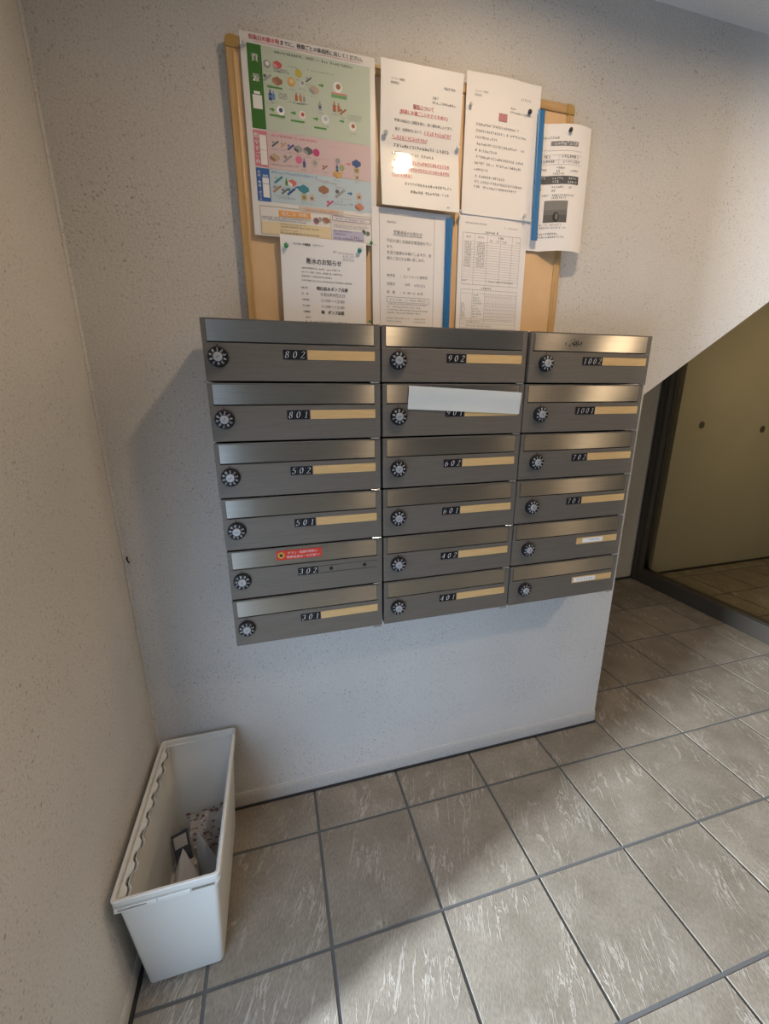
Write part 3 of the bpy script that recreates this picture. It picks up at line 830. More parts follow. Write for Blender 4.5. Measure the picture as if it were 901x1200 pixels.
for a in [(0.053,0.050,.008,[GRY,WH.diffuse_color[:3]],2),(0.075,0.047,.008,[RED,(0.6,0.3,0.3)],1),(0.120,0.056,.008,[(0.50,0.42,0.10)],2),(0.142,0.064,.006,[DK,GRY],3),(0.170,0.070,.005,[GRN],5),(0.207,0.068,.011,[(0.7,0.7,0.68),BRN],2),
          (0.052,0.074,.008,[GRY,DK],3),(0.073,0.076,.009,[BRN,(0.38,0.2,0.12)],1),(0.103,0.074,.009,[OR,(0.65,0.5,0.3)],2),(0.127,0.073,.007,[(0.55,0.56,0.55),GRY],2),(0.153,0.080,.009,[(0.45,0.36,0.27),GRY],1),
          (0.056,0.104,.010,[NAVY,(0.10,0.20,0.42)],0),(0.063,0.104,.008,[(0.12,0.25,0.5)],0),(0.113,0.099,.008,[(0.45,0.14,0.08)],0),(0.122,0.099,.008,[(0.50,0.22,0.12)],0),(0.130,0.100,.006,[GRY],0),
          (0.165,0.108,.009,[GRY,NAVY],0),(0.198,0.105,.010,[BRN,RED],0),(0.208,0.105,.009,[(0.42,0.18,0.10)],0),(0.218,0.112,.007,[BRN],3),
          (0.058,0.130,.005,[GRN],5),(0.076,0.130,.009,[WH.diffuse_color[:3],NAVY],2),(0.105,0.130,.005,[GRN],5),(0.124,0.131,.008,[(0.7,0.66,0.62),RED],2),(0.155,0.134,.005,[GRN],5),(0.176,0.132,.009,[(0.66,0.67,0.7),(0.4,0.42,0.5)],2),(0.215,0.130,.005,[GRN],5),(0.240,0.137,.009,[(0.7,0.66,0.62),BRN],2),
          (0.060,0.1935,.007,[DK,GRY],3),(0.078,0.1935,.006,[(0.45,0.35,0.15)],3),(0.094,0.196,.007,[NAVY,(0.2,0.15,0.4)],3),(0.111,0.196,.008,[GRY,DK],1),(0.133,0.197,.009,[DK,GRY],1),(0.152,0.199,.008,[(0.50,0.06,0.18)],2),
          (0.057,0.219,.009,[(0.45,0.35,0.25),BRN],1),(0.086,0.219,.009,[GRY,(0.3,0.24,0.2)],3),(0.111,0.218,.008,[(0.62,0.16,0.28)],2),(0.123,0.223,.009,[(0.12,0.10,0.28),NAVY],0),(0.147,0.221,.009,[(0.5,0.42,0.35),GRY],2),(0.171,0.226,.006,[BRN],3),
          (0.202,0.209,.006,[GRY],2),(0.200,0.223,.008,[NAVY,TEAL],0),(0.211,0.222,.007,[(0.30,0.36,0.2)],2),(0.200,0.235,.009,[OR,(0.45,0.28,0.12)],1),(0.228,0.212,.005,[(0.6,0.2,0.2)],5),(0.247,0.208,.009,[NAVY],1),(0.247,0.221,.008,[(0.42,0.36,0.2),BRN],4),(0.248,0.235,.008,[(0.5,0.46,0.4),BRN],4),
          (0.062,0.2625,.009,[TEAL,(0.4,0.45,0.4)],3),(0.080,0.2645,.008,[GRN,DK],0),(0.093,0.2645,.008,[(0.55,0.15,0.12),(0.7,0.68,0.65)],1),(0.058,0.281,.009,[(0.36,0.22,0.16),GRY],3),(0.075,0.284,.007,[DK],3),(0.090,0.283,.009,[NAVY,TEAL],3),(0.105,0.273,.005,[BL],5),(0.119,0.274,.010,[TEAL],1),
          (0.119,0.290,.009,[(0.42,0.38,0.22),BRN],4),(0.137,0.290,.009,[(0.5,0.46,0.4),BRN],4),(0.166,0.270,.010,[(0.32,0.15,0.09),BRN],1),(0.180,0.298,.008,[(0.45,0.10,0.16)],3),(0.205,0.275,.011,[GRY,DK],3),(0.230,0.272,.005,[BL],5),(0.252,0.275,.009,[(0.5,0.42,0.36),BRN],4),(0.232,0.295,.005,[(0.3,0.4,0.55)],5),(0.252,0.297,.009,[(0.52,0.2,0.14),BRN],1)]:
    icon(a[0], a[1], a[2]*1.2, a[3], a[4])
    if a[4] != 5: po.scribble('small_print', MAT['ink_l'], a[0]-0.008, a[1]+a[2]*1.3+0.0032, a[0]+0.009, 0.0027, int(a[0]*1e4))
for (u0, v, u1, c) in [(0.050,0.0875,0.083,GRN),(0.052,0.1385,0.085,GRN),(0.098,0.1425,0.128,GRN),(0.150,0.1485,0.178,GRN)]:
    po.rect('caption_strip', colm(c), u0, v, u1, v+0.0035, 0.0008)
po.rect('caption_strip', colm((0.58, 0.24, 0.20)), 0.192, 0.0780, 0.228, 0.0812, 0.0008); po.rect('caption_strip', colm((0.16, 0.36, 0.16)), 0.192, 0.0815, 0.228, 0.0880, 0.0008)
for k, (u0, v, u1, c) in enumerate([(0.066,0.0570,0.098,MAT['ink_l']),(0.066,0.0610,0.100,MAT['ink_l']),(0.074,0.100,0.094,MAT['ink']),(0.074,0.104,0.092,MAT['ink']),(0.074,0.108,0.094,MAT['ink']),(0.095,0.112,0.125,MAT['ink_l']),
        (0.228,0.118,0.262,MAT['ink_l']),(0.228,0.122,0.262,MAT['ink_l']),(0.228,0.126,0.260,MAT['ink_l']),(0.050,0.236,0.078,MAT['ink_l']),(0.085,0.234,0.110,MAT['ink_l']),(0.185,0.184,0.222,colm((0.6,0.33,0.3))),(0.190,0.2155,0.222,colm((0.62,0.28,0.33))),
        (0.160,0.2105,0.184,colm((0.62,0.28,0.33))),(0.055,0.300,0.100,MAT['ink_l']),(0.150,0.2540,0.178,colm((0.6,0.25,0.25))),(0.160,0.2575,0.200,MAT['ink_l']),(0.195,0.2640,0.222,colm((0.6,0.25,0.3))),(0.190,0.2865,0.235,colm((0.55,0.38,0.38))),(0.190,0.2985,0.225,MAT['ink_l']),(0.108,0.2640,0.145,colm((0.66,0.40,0.28))),(0.140,0.0480,0.200,MAT['ink_l']),(0.100,0.0485,0.118,MAT['ink_l'])]):
    po.scribble('small_print', c, u0, v, u1, 0.0032, 20+k)
# lower panels of the poster
po.frame('panel_border', colm((0.50, 0.38, 0.27)), 0.015, 0.317, 0.282, 0.376, 0.0012)
po.rect('panel_border', colm((0.50, 0.38, 0.27)), 0.1795, 0.318, 0.1810, 0.375)
po.rect('tab', colm((0.55, 0.50, 0.42)), 0.105, 0.3105, 0.212, 0.3205, 0.0008)
po.scribble('small_print', colm((0.66, 0.20, 0.08)), 0.118, 0.3190, 0.200, 0.0060, 60, 1.0, 0.0, 0.0011)
po.rect('orange_pill', colm((0.72, 0.33, 0.09)), 0.058, 0.3235, 0.132, 0.3360, 0.0008)
po.text('panel_text', WH, '粗大ごみ（有料）', 0.095, 0.3330, 0.0085, 0.060, 'c', 0.0012, bold=0.0002)
po.rect('yellow_panel', colm((0.68, 0.56, 0.36)), 0.0175, 0.3490, 0.178, 0.3745, 0.0007)
icon(0.034, 0.357, 0.011, [(0.72, 0.36, 0.11)], 5)
for k, (u0, v, u1, c, sz) in enumerate([(0.018,0.3415,0.130,MAT['ink'],.0036),(0.018,0.3465,0.122,MAT['ink'],.0036),(0.058,0.3535,0.120,MAT['ink_l'],.0030),(0.058,0.3590,0.150,MAT['ink'],.0036),(0.058,0.3665,0.100,MAT['ink_l'],.0034),(0.058,0.3720,0.150,MAT['ink'],.0036)]):
    po.scribble('small_print', c, u0, v, u1, sz, 70+k, 1.0, 0.03, 0.0010)
icon(0.145, 0.338, 0.009, [(0.30, 0.15, 0.16), DK], 2); icon(0.158, 0.334, 0.008, [GRY, (0.35, 0.2, 0.15)], 3); icon(0.169, 0.334, 0.009, [BRN, (0.38, 0.2, 0.16)], 1)
po.frame('panel_border', colm((0.30, 0.22, 0.30)), 0.184, 0.322, 0.279, 0.333, 0.0012)
po.scribble('small_print', colm((0.30, 0.22, 0.36)), 0.192, 0.3305, 0.268, 0.0055, 80, 0.8)
for k, (u0, v, u1, c, sz) in enumerate([(0.186,0.3385,0.270,colm((0.66,0.36,0.30)),.0034),(0.186,0.3435,0.276,MAT['ink_l'],.0034),(0.186,0.3480,0.262,MAT['ink_l'],.0034)]):
    po.scribble('small_print', c, u0, v, u1, sz, 84+k, 1.0, 0.03)
po.rect('violet_panel', colm((0.44, 0.42, 0.56)), 0.184, 0.3520, 0.262, 0.3745, 0.0007)
for k, (u0, v, u1, sz) in enumerate([(0.186,0.3560,0.230,.0030),(0.186,0.3630,0.216,.0034),(0.228,0.3680,0.248,.0046),(0.186,0.3725,0.260,.0038)]):
    po.scribble('small_print', MAT['ink'], u0, v, u1, sz, 90+k, 1.0, 0.03, 0.0010)
icon(0.262, 0.351, 0.007, [DK], 4); icon(0.272, 0.354, 0.007, [(0.2, 0.3, 0.22), DK], 2)
po.done()

# ------------------------------------------------------------------ notices
def para(sh, part, mat, lines, size, seed):
    for k, (u0, v, u1) in enumerate(lines): sh.scribble(part, mat, u0, v, u1, size, seed+k, 1.0, 0.05)

# upper middle notice with red lines, laminated, its foot curling out
p2 = Sheet('paper_notice', 0.7080, 2.0690, 0.2050, 0.2850, -0.0190, MAT['laminate'],
           'white notice with red underlined lines and a lamp glare, upper middle of board', 'notice', 0.2,
           lambda u, v: -0.105*max(0, 0.158-v) - 0.120*max(0, v-0.162) - 0.006*u, 12, 30)
p2.text('letterhead', MAT['ink'], 'コンフォート東新宿', 0.024, 0.034, 0.0050, 0.034); p2.text('letterhead', MAT['ink'], '居住者各位', 0.024, 0.041, 0.0050, 0.020)
p2.scribble('letterhead', MAT['ink'], 0.156, 0.036, 0.188, 0.0050, 1, 1.0, 0); p2.scribble('letterhead', MAT['ink'], 0.128, 0.057, 0.147, 0.0055, 2, 1.0, 0); p2.scribble('letterhead', MAT['ink'], 0.128, 0.065, 0.190, 0.0050, 3, 1.0, 0)
p2.text('red_heading', MAT['ink_red'], '騒音について', 0.106, 0.0800, 0.0098, 0.052, 'c', bold=0.0002)
p2.text('red_heading', MAT['ink_red'], '(快適にお過ごしいただくために)', 0.108, 0.0920, 0.0092, 0.122, 'c', bold=0.0002)
BODY = 0.0066
p2.text('body_text', MAT['ink'], '平素は格別のご高配を賜り、厚く御礼申し上げます。', 0.034, 0.1085, BODY, 0.150)
p2.text('body_text', MAT['ink'], '最近、当建物内において、', 0.036, 0.1245, BODY, 0.070)
for k, (u0, v, u1) in enumerate([(0.110,0.1245,0.180),(0.028,0.1405,0.118),(0.034,0.1885,0.180),(0.028,0.2040,0.180),(0.028,0.2190,0.080)]):
    p2.scribble('red_text', MAT['ink_red'], u0, v, u1, BODY, 40+k, 1.0, 0.02); p2.rect('red_text', MAT['ink_red'], u0, v+0.0010, u1, v+0.0017, 0.0007)
para(p2, 'body_text', MAT['ink'], [(0.034,0.1565,0.178),(0.028,0.1725,0.138),(0.060,0.2370,0.184),(0.074,0.2535,0.176)], BODY, 50)
p2.scribble('body_text', MAT['ink_l'], 0.170, 0.279, 0.180, 0.0050, 9)
p2.done()

# upper right notice with a red seal
p3 = Sheet('paper_notice', 0.9270, 2.0885, 0.2080, 0.2990, -0.0225, MAT['paper'],
           'white notice with a small red square seal, upper right of board', 'notice', -0.3,
           lambda u, v: -0.004*math.exp(-((u-0.10)/0.05)**2)*max(0, 1-v/0.15) - 0.001*math.sin(v*20), 12, 16)
p3.text('letterhead', MAT['ink_l'], 'コンフォート東新宿', 0.022, 0.039, 0.0050, 0.036); p3.text('letterhead', MAT['ink_l'], '居住者各位', 0.022, 0.047, 0.0050, 0.020)
for k, (u0, v, u1) in enumerate([(0.150,0.039,0.182),(0.122,0.062,0.138),(0.122,0.070,0.178)]): p3.scribble('letterhead', MAT['ink_l'], u0, v, u1, 0.0050, k, 1.0, 0)
p3.rect('red_seal', colm((0.46, 0.20, 0.21)), 0.0905, 0.0740, 0.1140, 0.0900)
p3.frame('red_seal', colm((0.34, 0.13, 0.14)), 0.0905, 0.0740, 0.1140, 0.0900, 0.0010, 0.0007)
para(p3, 'body_text', MAT['ink_l'], [(0.030,0.1060,0.150),(0.030,0.1195,0.172),(0.028,0.1330,0.090),(0.034,0.1465,0.172),(0.030,0.1600,0.094),(0.034,0.1735,0.172),(0.030,0.1870,0.172),(0.030,0.2005,0.072),
     (0.034,0.2150,0.118),(0.034,0.2270,0.172),(0.032,0.2380,0.158)], 0.0058, 60)
p3.done()

# curled leaflet at the right edge
p4 = Sheet('paper_leaflet', 1.0900, 2.0160, 0.2000, 0.2950, -0.0190, MAT['paper'],
           'white leaflet with a black bar and grey photo, curling off the right board edge', 'leaflet', -0.4,
           lambda u, v: 0.001 - (0.026*math.sin(math.pi*max(0, u-0.075)/0.165)*(0.75+0.9*v) if u > 0.075 else 0.0), 24, 16)
p4.scribble('print', MAT['ink_l'], 0.052, 0.034, 0.105, 0.0060, 1); p4.rect('title_band', colm((0.20, 0.20, 0.21)), 0.086, 0.0385, 0.158, 0.0490)
p4.scribble('title_print', WH, 0.088, 0.0475, 0.156, 0.0075, 2, 0.8, 0.0, 0.0009)
for v in (0.0590, 0.0690, 0.0800, 0.0905): p4.rect('rule', MAT['ink_l'], 0.050, v, 0.172, v+0.0005)
p4.rect('rule', MAT['ink_l'], 0.108, 0.0690, 0.1085, 0.0905)
for k, (u0, v, u1, sz) in enumerate([(0.070,0.0765,0.088,.006),(0.114,0.0765,0.166,.007),(0.058,0.0875,0.098,.006),(0.118,0.0875,0.164,.007),(0.066,0.1050,0.082,.0055),(0.104,0.1010,0.124,.0055),(0.104,0.1085,0.116,.005),(0.140,0.1070,0.166,.005),(0.052,0.1125,0.066,.005),(0.096,0.1145,0.124,.005),
        (0.052,0.1425,0.066,.005),(0.096,0.1445,0.124,.005),(0.140,0.1455,0.150,.005),(0.052,0.1510,0.074,.005),(0.096,0.1535,0.108,.005)]):
    p4.scribble('print', MAT['ink'], u0, v, u1, sz, 100+k, 1.0, 0.02)
p4.rect('black_bar', MAT['ink'], 0.046, 0.1165, 0.168, 0.1355)
for k, (u0, v, u1) in enumerate([(0.052,0.1240,0.080),(0.096,0.1250,0.126),(0.138,0.1250,0.158),(0.052,0.1325,0.068),(0.096,0.1325,0.112),(0.136,0.1335,0.164)]): p4.scribble('bar_print', WH, u0, v, u1, 0.0055, 130+k, 0.8, 0, 0.0009)
para(p4, 'print', MAT['ink'], [(0.060,0.1640,0.160),(0.096,0.1700,0.134)], 0.0050, 140)
p4.rect('photo', colm((0.095, 0.092, 0.088)), 0.0820, 0.1740, 0.1420, 0.2260)
p4.rect('photo_detail', colm((0.19, 0.185, 0.175)), 0.0830, 0.1750, 0.1410, 0.1960, 0.0007); p4.rect('photo_detail', colm((0.14, 0.135, 0.13)), 0.0830, 0.1960, 0.1410, 0.2080, 0.0007)
p4.ell('photo_detail', colm((0.03, 0.03, 0.03)), 0.1125, 0.2130, 0.0085, 0.0120, 0.0009); p4.ell('photo_detail', colm((0.16, 0.155, 0.15)), 0.1140, 0.2120, 0.0035, 0.0080, 0.0011)
para(p4, 'print', MAT['ink_l'], [(0.054,0.2340,0.126),(0.054,0.2410,0.140)], 0.0050, 150); para(p4, 'print', MAT['ink'], [(0.054,0.2560,0.120),(0.060,0.2640,0.140)], 0.0052, 152)
p4.done()

# water cut notice (its foot hangs behind the mailboxes)
p5 = Sheet('paper_notice', 0.4590, 1.7010, 0.2090, 0.2970, -0.0255, MAT['paper_b'],
           'white water cut notice with a green and a teal pin above mailbox 802', 'notice', -0.8,
           lambda u, v: -0.0025*math.exp(-(v/0.05)**2) + 0.0008*math.sin(u*18), 12, 16)
p5.text('letterhead', MAT['ink'], 'コンフォート東新宿', 0.029, 0.0185, 0.0056, 0.042, bold=0.0002); p5.scribble('letterhead', MAT['ink_l'], 0.076, 0.0180, 0.104, 0.0040, 1)
p5.scribble('letterhead', MAT['ink'], 0.126, 0.0290, 0.135, 0.0050, 2, 1.0, 0); p5.scribble('letterhead', MAT['ink_l'], 0.138, 0.0295, 0.178, 0.0040, 3)
for k in range(3): p5.scribble('letterhead', MAT['ink_l'], 0.150, 0.0350+0.0045*k, 0.178, 0.0036, 4+k)
p5.text('title_text', MAT['ink'], '断水のお知らせ', 0.0600, 0.0560, 0.0140, 0.0860, bold=0.0003)
para(p5, 'body_text', MAT['ink'], [(0.047,0.0685,0.142),(0.047,0.0775,0.150),(0.047,0.0865,0.122),(0.047,0.0960,0.172)], 0.0042, 10)
for k, (lab, val, b) in enumerate([('作業内容', '増圧給水ポンプ点検', 0.0003), ('日　時', '令和6年9月25日', 0.0), ('作業時間', '11:00～12:00', 0.0), ('断水時間', '11:00～12:00', 0.0), ('作業業者', '㈱　ポンプ設備', 0.0003)]):
    v = 0.1120 + 0.01345*k
    p5.text('table_text', MAT['ink'], lab, 0.044 + 0.001*k, v, 0.0050, 0.017)
    w_ = [0.079, 0.063, 0.060, 0.060, 0.058][k]
    p5.text('table_text', MAT['ink'] if b else MAT['ink_l'], val, 0.122, v + 0.001, 0.0095, w_, 'c', bold=b)
para(p5, 'body_text', MAT['ink'], [(0.053,0.1790,0.066),(0.053,0.1880,0.158),(0.053,0.1955,0.170)], 0.0042, 30)
p5.done()

# cleaning notice
p6 = Sheet('paper_notice', 0.6850, 1.7830, 0.2130, 0.2970, -0.0205, MAT['paper'],
           'white framed cleaning notice with a blue bar down its right side', 'notice', 0.0,
           lambda u, v: -0.0006*math.sin(u*25+v*9), 12, 14)
p6.frame('frame_line', MAT['ink_l'], 0.019, 0.0130, 0.168, 0.290, 0.0007)
p6.scribble('body_text', MAT['ink_l'], 0.040, 0.0330, 0.066, 0.0050, 1)
p6.text('title_text', MAT['ink_l'], '定期清掃のお知らせ', 0.0560, 0.0560, 0.0100, 0.0780); p6.rect('title_text', MAT['ink_l'], 0.055, 0.0580, 0.135, 0.0588, 0.0007)
for k, (t, w_) in enumerate([('下記の通り共用部定期清掃を行い', 0.122), ('ます。', 0.018), ('生活で迷惑をお掛けしますが、皆', 0.122), ('様のご協力をお願い致します。', 0.104)]):
    p6.text('body_text', MAT['ink_l'], t, 0.038, 0.0745 + [0, 0.0135, 0.0265, 0.0395][k], 0.0085, w_)
p6.text('body_text', MAT['ink_l'], '記', 0.094, 0.1360, 0.0080)
for k, (t, val, u, w_) in enumerate([('物件名', '：コンフォート東新宿', 0.074, 0.076), ('実施日', '9月　6日(土)', 0.088, 0.056), ('時　間', '：14：00～16：00 頃', 0.074, 0.064)]):
    v = 0.1535 + 0.0195*k
    p6.text('table_text', MAT['ink_l'], t, 0.038, v, 0.0080, 0.022); p6.text('table_text', MAT['ink_l'], val, u, v, 0.0080, w_)
p6.frame('frame_line', MAT['ink_l'], 0.038, 0.2005, 0.156, 0.2135, 0.0007)
p6.scribble('body_text', MAT['ink_l'], 0.046, 0.2095, 0.150, 0.0045, 5)
para(p6, 'body_text', MAT['ink_l'], [(0.038,0.2195,0.156),(0.038,0.2265,0.130),(0.038,0.2335,0.152),(0.038,0.2405,0.132),(0.038,0.2540,0.100),(0.114,0.2540,0.148),(0.038,0.2615,0.080),(0.114,0.2615,0.148)], 0.0040, 8)
p6.done()

# table form
p7 = Sheet('paper_form', 0.9215, 1.7930, 0.2050, 0.2970, -0.0195, MAT['paper'],
           'white form sheet with two ruled tables, lower right of board', 'form', 0.0,
           lambda u, v: -0.0008*math.sin(u*22), 12, 14)
TB = MAT['ink_l']; u0, u1 = 0.012, 0.186
p7.scribble('print', TB, 0.018, 0.0240, 0.082, 0.0042, 1); p7.scribble('print', TB, 0.132, 0.0270, 0.175, 0.0036, 2); p7.scribble('print', MAT['ink'], 0.076, 0.0430, 0.118, 0.0052, 3, 1.0)
p7.frame('table_line', TB, u0, 0.0445, u1, 0.1680, 0.0006)
for k in range(16): p7.rect('table_line', TB, u0, 0.0640+0.0062*k, u1, 0.0640+0.0062*k+0.00035, 0.0006)
for u in (0.046, 0.084, 0.124, 0.160): p7.rect('table_line', TB, u, 0.0445, u+0.0005, 0.1680, 0.0006)
for k in range(10):
    p7.scribble('print', TB, 0.018, 0.0690+0.0062*k, 0.038, 0.0040, 10+k, 1.0, 0); p7.scribble('print', TB, 0.054, 0.0690+0.0062*k, 0.078, 0.0040, 30+k, 1.0, 0)
for k, (a, v, b) in enumerate([(0.022,0.0560,0.036),(0.056,0.0560,0.076),(0.116,0.0530,0.136),(0.092,0.0615,0.102),(0.112,0.0615,0.120),(0.130,0.0615,0.142),(0.166,0.0600,0.182),(0.014,0.1605,0.028),(0.092,0.1605,0.172)]): p7.scribble('print', TB, a, v, b, 0.0045, 60+k, 1.0, 0)
p7.scribble('print', MAT['ink'], 0.072, 0.1785, 0.104, 0.0052, 4, 1.0)
p7.frame('table_line', TB, u0, 0.1800, u1, 0.2780, 0.0006)
for v in (0.1895, 0.1960, 0.2130, 0.2200, 0.2290, 0.2380, 0.2460, 0.2540, 0.2580, 0.2660): p7.rect('table_line', TB, u0 if v > 0.25 or v < 0.192 else 0.084, v, u1, v+0.0004, 0.0006)
for u in (0.046, 0.084): p7.rect('table_line', TB, u, 0.1800, u+0.0005, 0.2660, 0.0006)
for k in range(22): p7.rect('table_line', TB, 0.088+0.0046*k, 0.1895, 0.0883+0.0046*k, 0.2580, 0.0006)
for k in range(9): p7.scribble('print', TB, 0.014, 0.2180+0.0048*k, 0.024+0.002*(k % 4), 0.0040, 80+k); p7.scribble('print', TB, 0.048, 0.1960+0.0068*k, 0.066+0.004*(k % 4), 0.0042, 90+k)
p7.scribble('print', TB, 0.030, 0.2640, 0.074, 0.0040, 7); p7.scribble('print', TB, 0.030, 0.2740, 0.110, 0.0040, 8)
p7.done()

# blue slide-on binding bars
def blue_bar(x, z1, z0, y, rot, label):
    e = empty('binding_bar', (x, y, z1), label, 'binding bar', 'blue binding bars on the notices')
    h = z1 - z0; m = MB(); w = 0.0095
    pts = [(-w, 0.0), (w, 0.0), (w, -0.0025), (w*0.7, -0.0042), (-w*0.7, -0.0042), (-w, -0.0025)]
    m.prism([(p[0], p[1]) for p in pts], 'z', -h, 0.0)
    o = m.build('bar', MAT['blue_bar'], e, 0.0006, segs=1)
    m = MB(); m.box(-w*0.25, w*0.25, -0.0046, -0.0040, -h + 0.006, -0.006); m.build('ridge', MAT['blue_bar'], e)
    e.rotation_euler = (0, math.radians(rot), 0)
blue_bar(1.1345, 2.0340, 1.7420, -0.0300, -1.4, 'blue plastic bar along the right edge of the upper right notice')
blue_bar(0.8925, 1.7735, 1.4990, -0.0225, 0.3, 'blue plastic bar along the right edge of the cleaning notice')

# push pins
def pin(x, z, y, mat, label, r=0.0052):
    m = MB(); m.lathe([(0.0, 0.0), (r*0.5, 0.0), (r*0.45, 0.004), (r, 0.0055), (r, 0.0075), (r*0.6, 0.0090), (0.0, 0.0092)], 16, axis='y')
    o = m.build('push_pin', mat, None, smooth=True); o.location = (x, y, z)
    tag(o, label, 'push pin', 'push pins on the notice board')
PB = simple('pin_black', (0.02, 0.02, 0.022), 0.35); PG = simple('pin_green', (0.02, 0.24, 0.075), 0.3); PT = simple('pin_teal', (0.01, 0.20, 0.20), 0.3); PC = simple('pin_clear', (0.55, 0.55, 0.55), 0.15)
pin(1.1020, 2.0270, -0.0228, PB, 'black push pin in the notice with the red seal')
pin(1.2190, 1.9985, -0.0355, PB, 'black push pin at the top of the curled leaflet')
pin(0.4720, 1.6760, -0.0272, PG, 'green push pin at the upper left of the water cut notice')
pin(0.6500, 1.6790, -0.0272, PT, 'teal push pin at the upper right of the water cut notice')
pin(0.6740, 1.5190, -0.0262, PG, 'green push pin just above the right end of mailbox 802', 0.0035)
pin(0.6810, 1.6990, -0.0240, PG, 'green push pin under the bottom right corner of the waste poster', 0.0040)
pin(0.7205, 1.9330, -0.0228, PC, 'clear push pin left of the red underlined text')
pin(0.9070, 1.9270, -0.0228, PC, 'clear push pin at the right edge of the red lined notice')
pin(0.9200, 1.7900, -0.0240, PC, 'clear push pin where the four middle notices meet', 0.0045)
pin(0.9380, 2.0190, -0.0232, PC, 'clear push pin at the left edge of the notice with the red seal', 0.0045)
pin(1.1080, 1.7970, -0.0240, PC, 'clear push pin beside the foot of the upper blue bar', 0.0045)
pin(0.4115, 2.0510, -0.0196, PC, 'clear push pin in the top left corner of the waste poster', 0.0045)

# ------------------------------------------------------------------ tape over mailbox 901
bx, bz = box901
tp = Sheet('tape_strip', bx + 0.068, bz - 0.0045, 0.3245, 0.0575, BYF - 0.0032, MAT['tape'],
           'strip of white tape stuck across the flap of mailbox 901', 'tape', -3.0,
           lambda u, v: -0.0006*math.sin(v*110) - 0.0004*math.sin(u*21+v*60), 26, 12)
tp.done()

# red sticker on the flap of 302
def sticker():
    m = MB(); x0, x1, z0, z1, r = 0.1180, 0.2350, -0.0340, -0.0085, 0.003
    pts = []
    for cx, cz, a in ((x1-r, z1-r, 0), (x0+r, z1-r, 90), (x0+r, z0+r, 180), (x1-r, z0+r, 270)):
        pts += [(cx + r*math.cos(math.radians(a+t)), cz + r*math.sin(math.radians(a+t))) for t in (0, 30, 60, 90)]
    m.prism(pts, 'y', -0.0013, -0.0009)
    s = m.build('sticker', colm((0.58, 0.05, 0.03), 0.4), box302)
    s['label'] = 'red warning sticker with a yellow cross mark'
    zc = (z0+z1)/2
    m = MB(); m.lathe([(0.0082, 0.0), (0.0082, 0.0002), (0.0, 0.0002)], 24, axis='y')
    o = m.build('sticker_mark', colm((0.70, 0.42, 0.03), 0.4), s); o.location = (x0 + 0.0125, -0.00132, zc)
    m = MB()
    for sg in (1, -1):
        d = 0.0040; t = 0.0015
        m.quad((-d-t, -0.0004, sg*(-d)+sg*t), (-d+t, -0.0004, sg*(-d)-sg*t), (d+t, -0.0004, sg*d-sg*t), (d-t, -0.0004, sg*d+sg*t))
    o = m.build('sticker_cross', MAT['ink'], s); o.location = (x0 + 0.0125, -0.0014, zc)
    m = MB()
    for t, xx, zz, w in (('チラシ・勧誘印刷物の', x0 + 0.029, zc + 0.0020, 0.076), ('無断投函は一切お断り！', x0 + 0.026, zc - 0.0092, 0.086)):
        vs, fs, tw = text_geo(t); n = len(m.v); k = w/tw
        m.v += [(xx + p[0]*k, -0.0015, zz + p[1]*0.0080) for p in vs]; m.f += [tuple(n+i for i in f) for f in fs]
    m.build('sticker_text', colm((0.80, 0.62, 0.60), 0.5), s, fix=False)
sticker()

# scuffed glue flakes on the flap of 1002
m = MB(); rr = random.Random(12)
for k in range(46):
    x = rr.gauss(0.139, 0.012); z = -0.0285 + rr.gauss(0, 0.0052) + 0.15*(x-0.139)
    if not (-0.044 < z < -0.014): continue
    a = rr.uniform(0.3, 1.2); l = rr.uniform(0.0010, 0.0030); t = rr.uniform(0.0004, 0.0010)
    dx, dz = math.cos(a)*l, math.sin(a)*l; px, pz = -math.sin(a)*t, math.cos(a)*t
    m.prism([(x-dx-px, z-dz-pz), (x+dx-px, z+dz-pz), (x+dx+px, z+dz+pz), (x-dx+px, z-dz+pz)], 'y', -0.0013, -0.0008)
o = m.build('glue_residue', simple('dark_residue', (0.05, 0.042, 0.035), 0.8), box1002); o['kind'] = 'stuff'

# ------------------------------------------------------------------ the bin in the corner
bn = empty('waste_bin', (0.115, -0.23, 0), 'tall narrow cream plastic bin with an open top in the corner', 'bin')
def loop(x0, x1, y0, y1, z, r, n=4):
    pts = []
    for cx, cy, a in ((x1-r, y1-r, 0), (x0+r, y1-r, 90), (x0+r, y0+r, 180), (x1-r, y0+r, 270)):
        for t in range(n+1):
            an = math.radians(a + 90*t/n); pts.append((cx + r*math.cos(an) - 0.115, cy + r*math.sin(an) + 0.23, z))
    return pts
# outer and inner lines: (z, inset) relative to a linear taper
B0 = (0.030, 0.196, -0.402, -0.052); B1 = (0.0215, 0.2195, -0.4350, -0.0235)
def rect_at(z, grow):
    t = z/0.335
    return (B0[0]+(B1[0]-B0[0])*t-grow, B0[1]+(B1[1]-B0[1])*t+grow, B0[2]+(B1[2]-B0[2])*t-grow, B0[3]+(B1[3]-B0[3])*t+grow)
prof = [(0.0005, -0.004, .012), (0.004, 0, .012), (0.304, 0, .009), (0.306, 0.006, .010), (0.316, 0.0065, .010), (0.317, 0.0025, .009), (0.322, 0.0025, .009), (0.3225, 0.0060, .010), (0.336, 0.0065, .010), (0.338, 0.0050, .010),
        (0.338, 0.0005, .008), (0.336, -0.0012, .007), (0.3240, -0.0014, .007), (0.3230, -0.0048, .006), (0.300, -0.0046, .008), (0.010, -0.0040, .010)]
m = MB(); first = True; n = 20
for z, g_, r in prof:
    x0, x1, y0, y1 = rect_at(z, g_); m.v += loop(x0, x1, y0, y1, z, r)
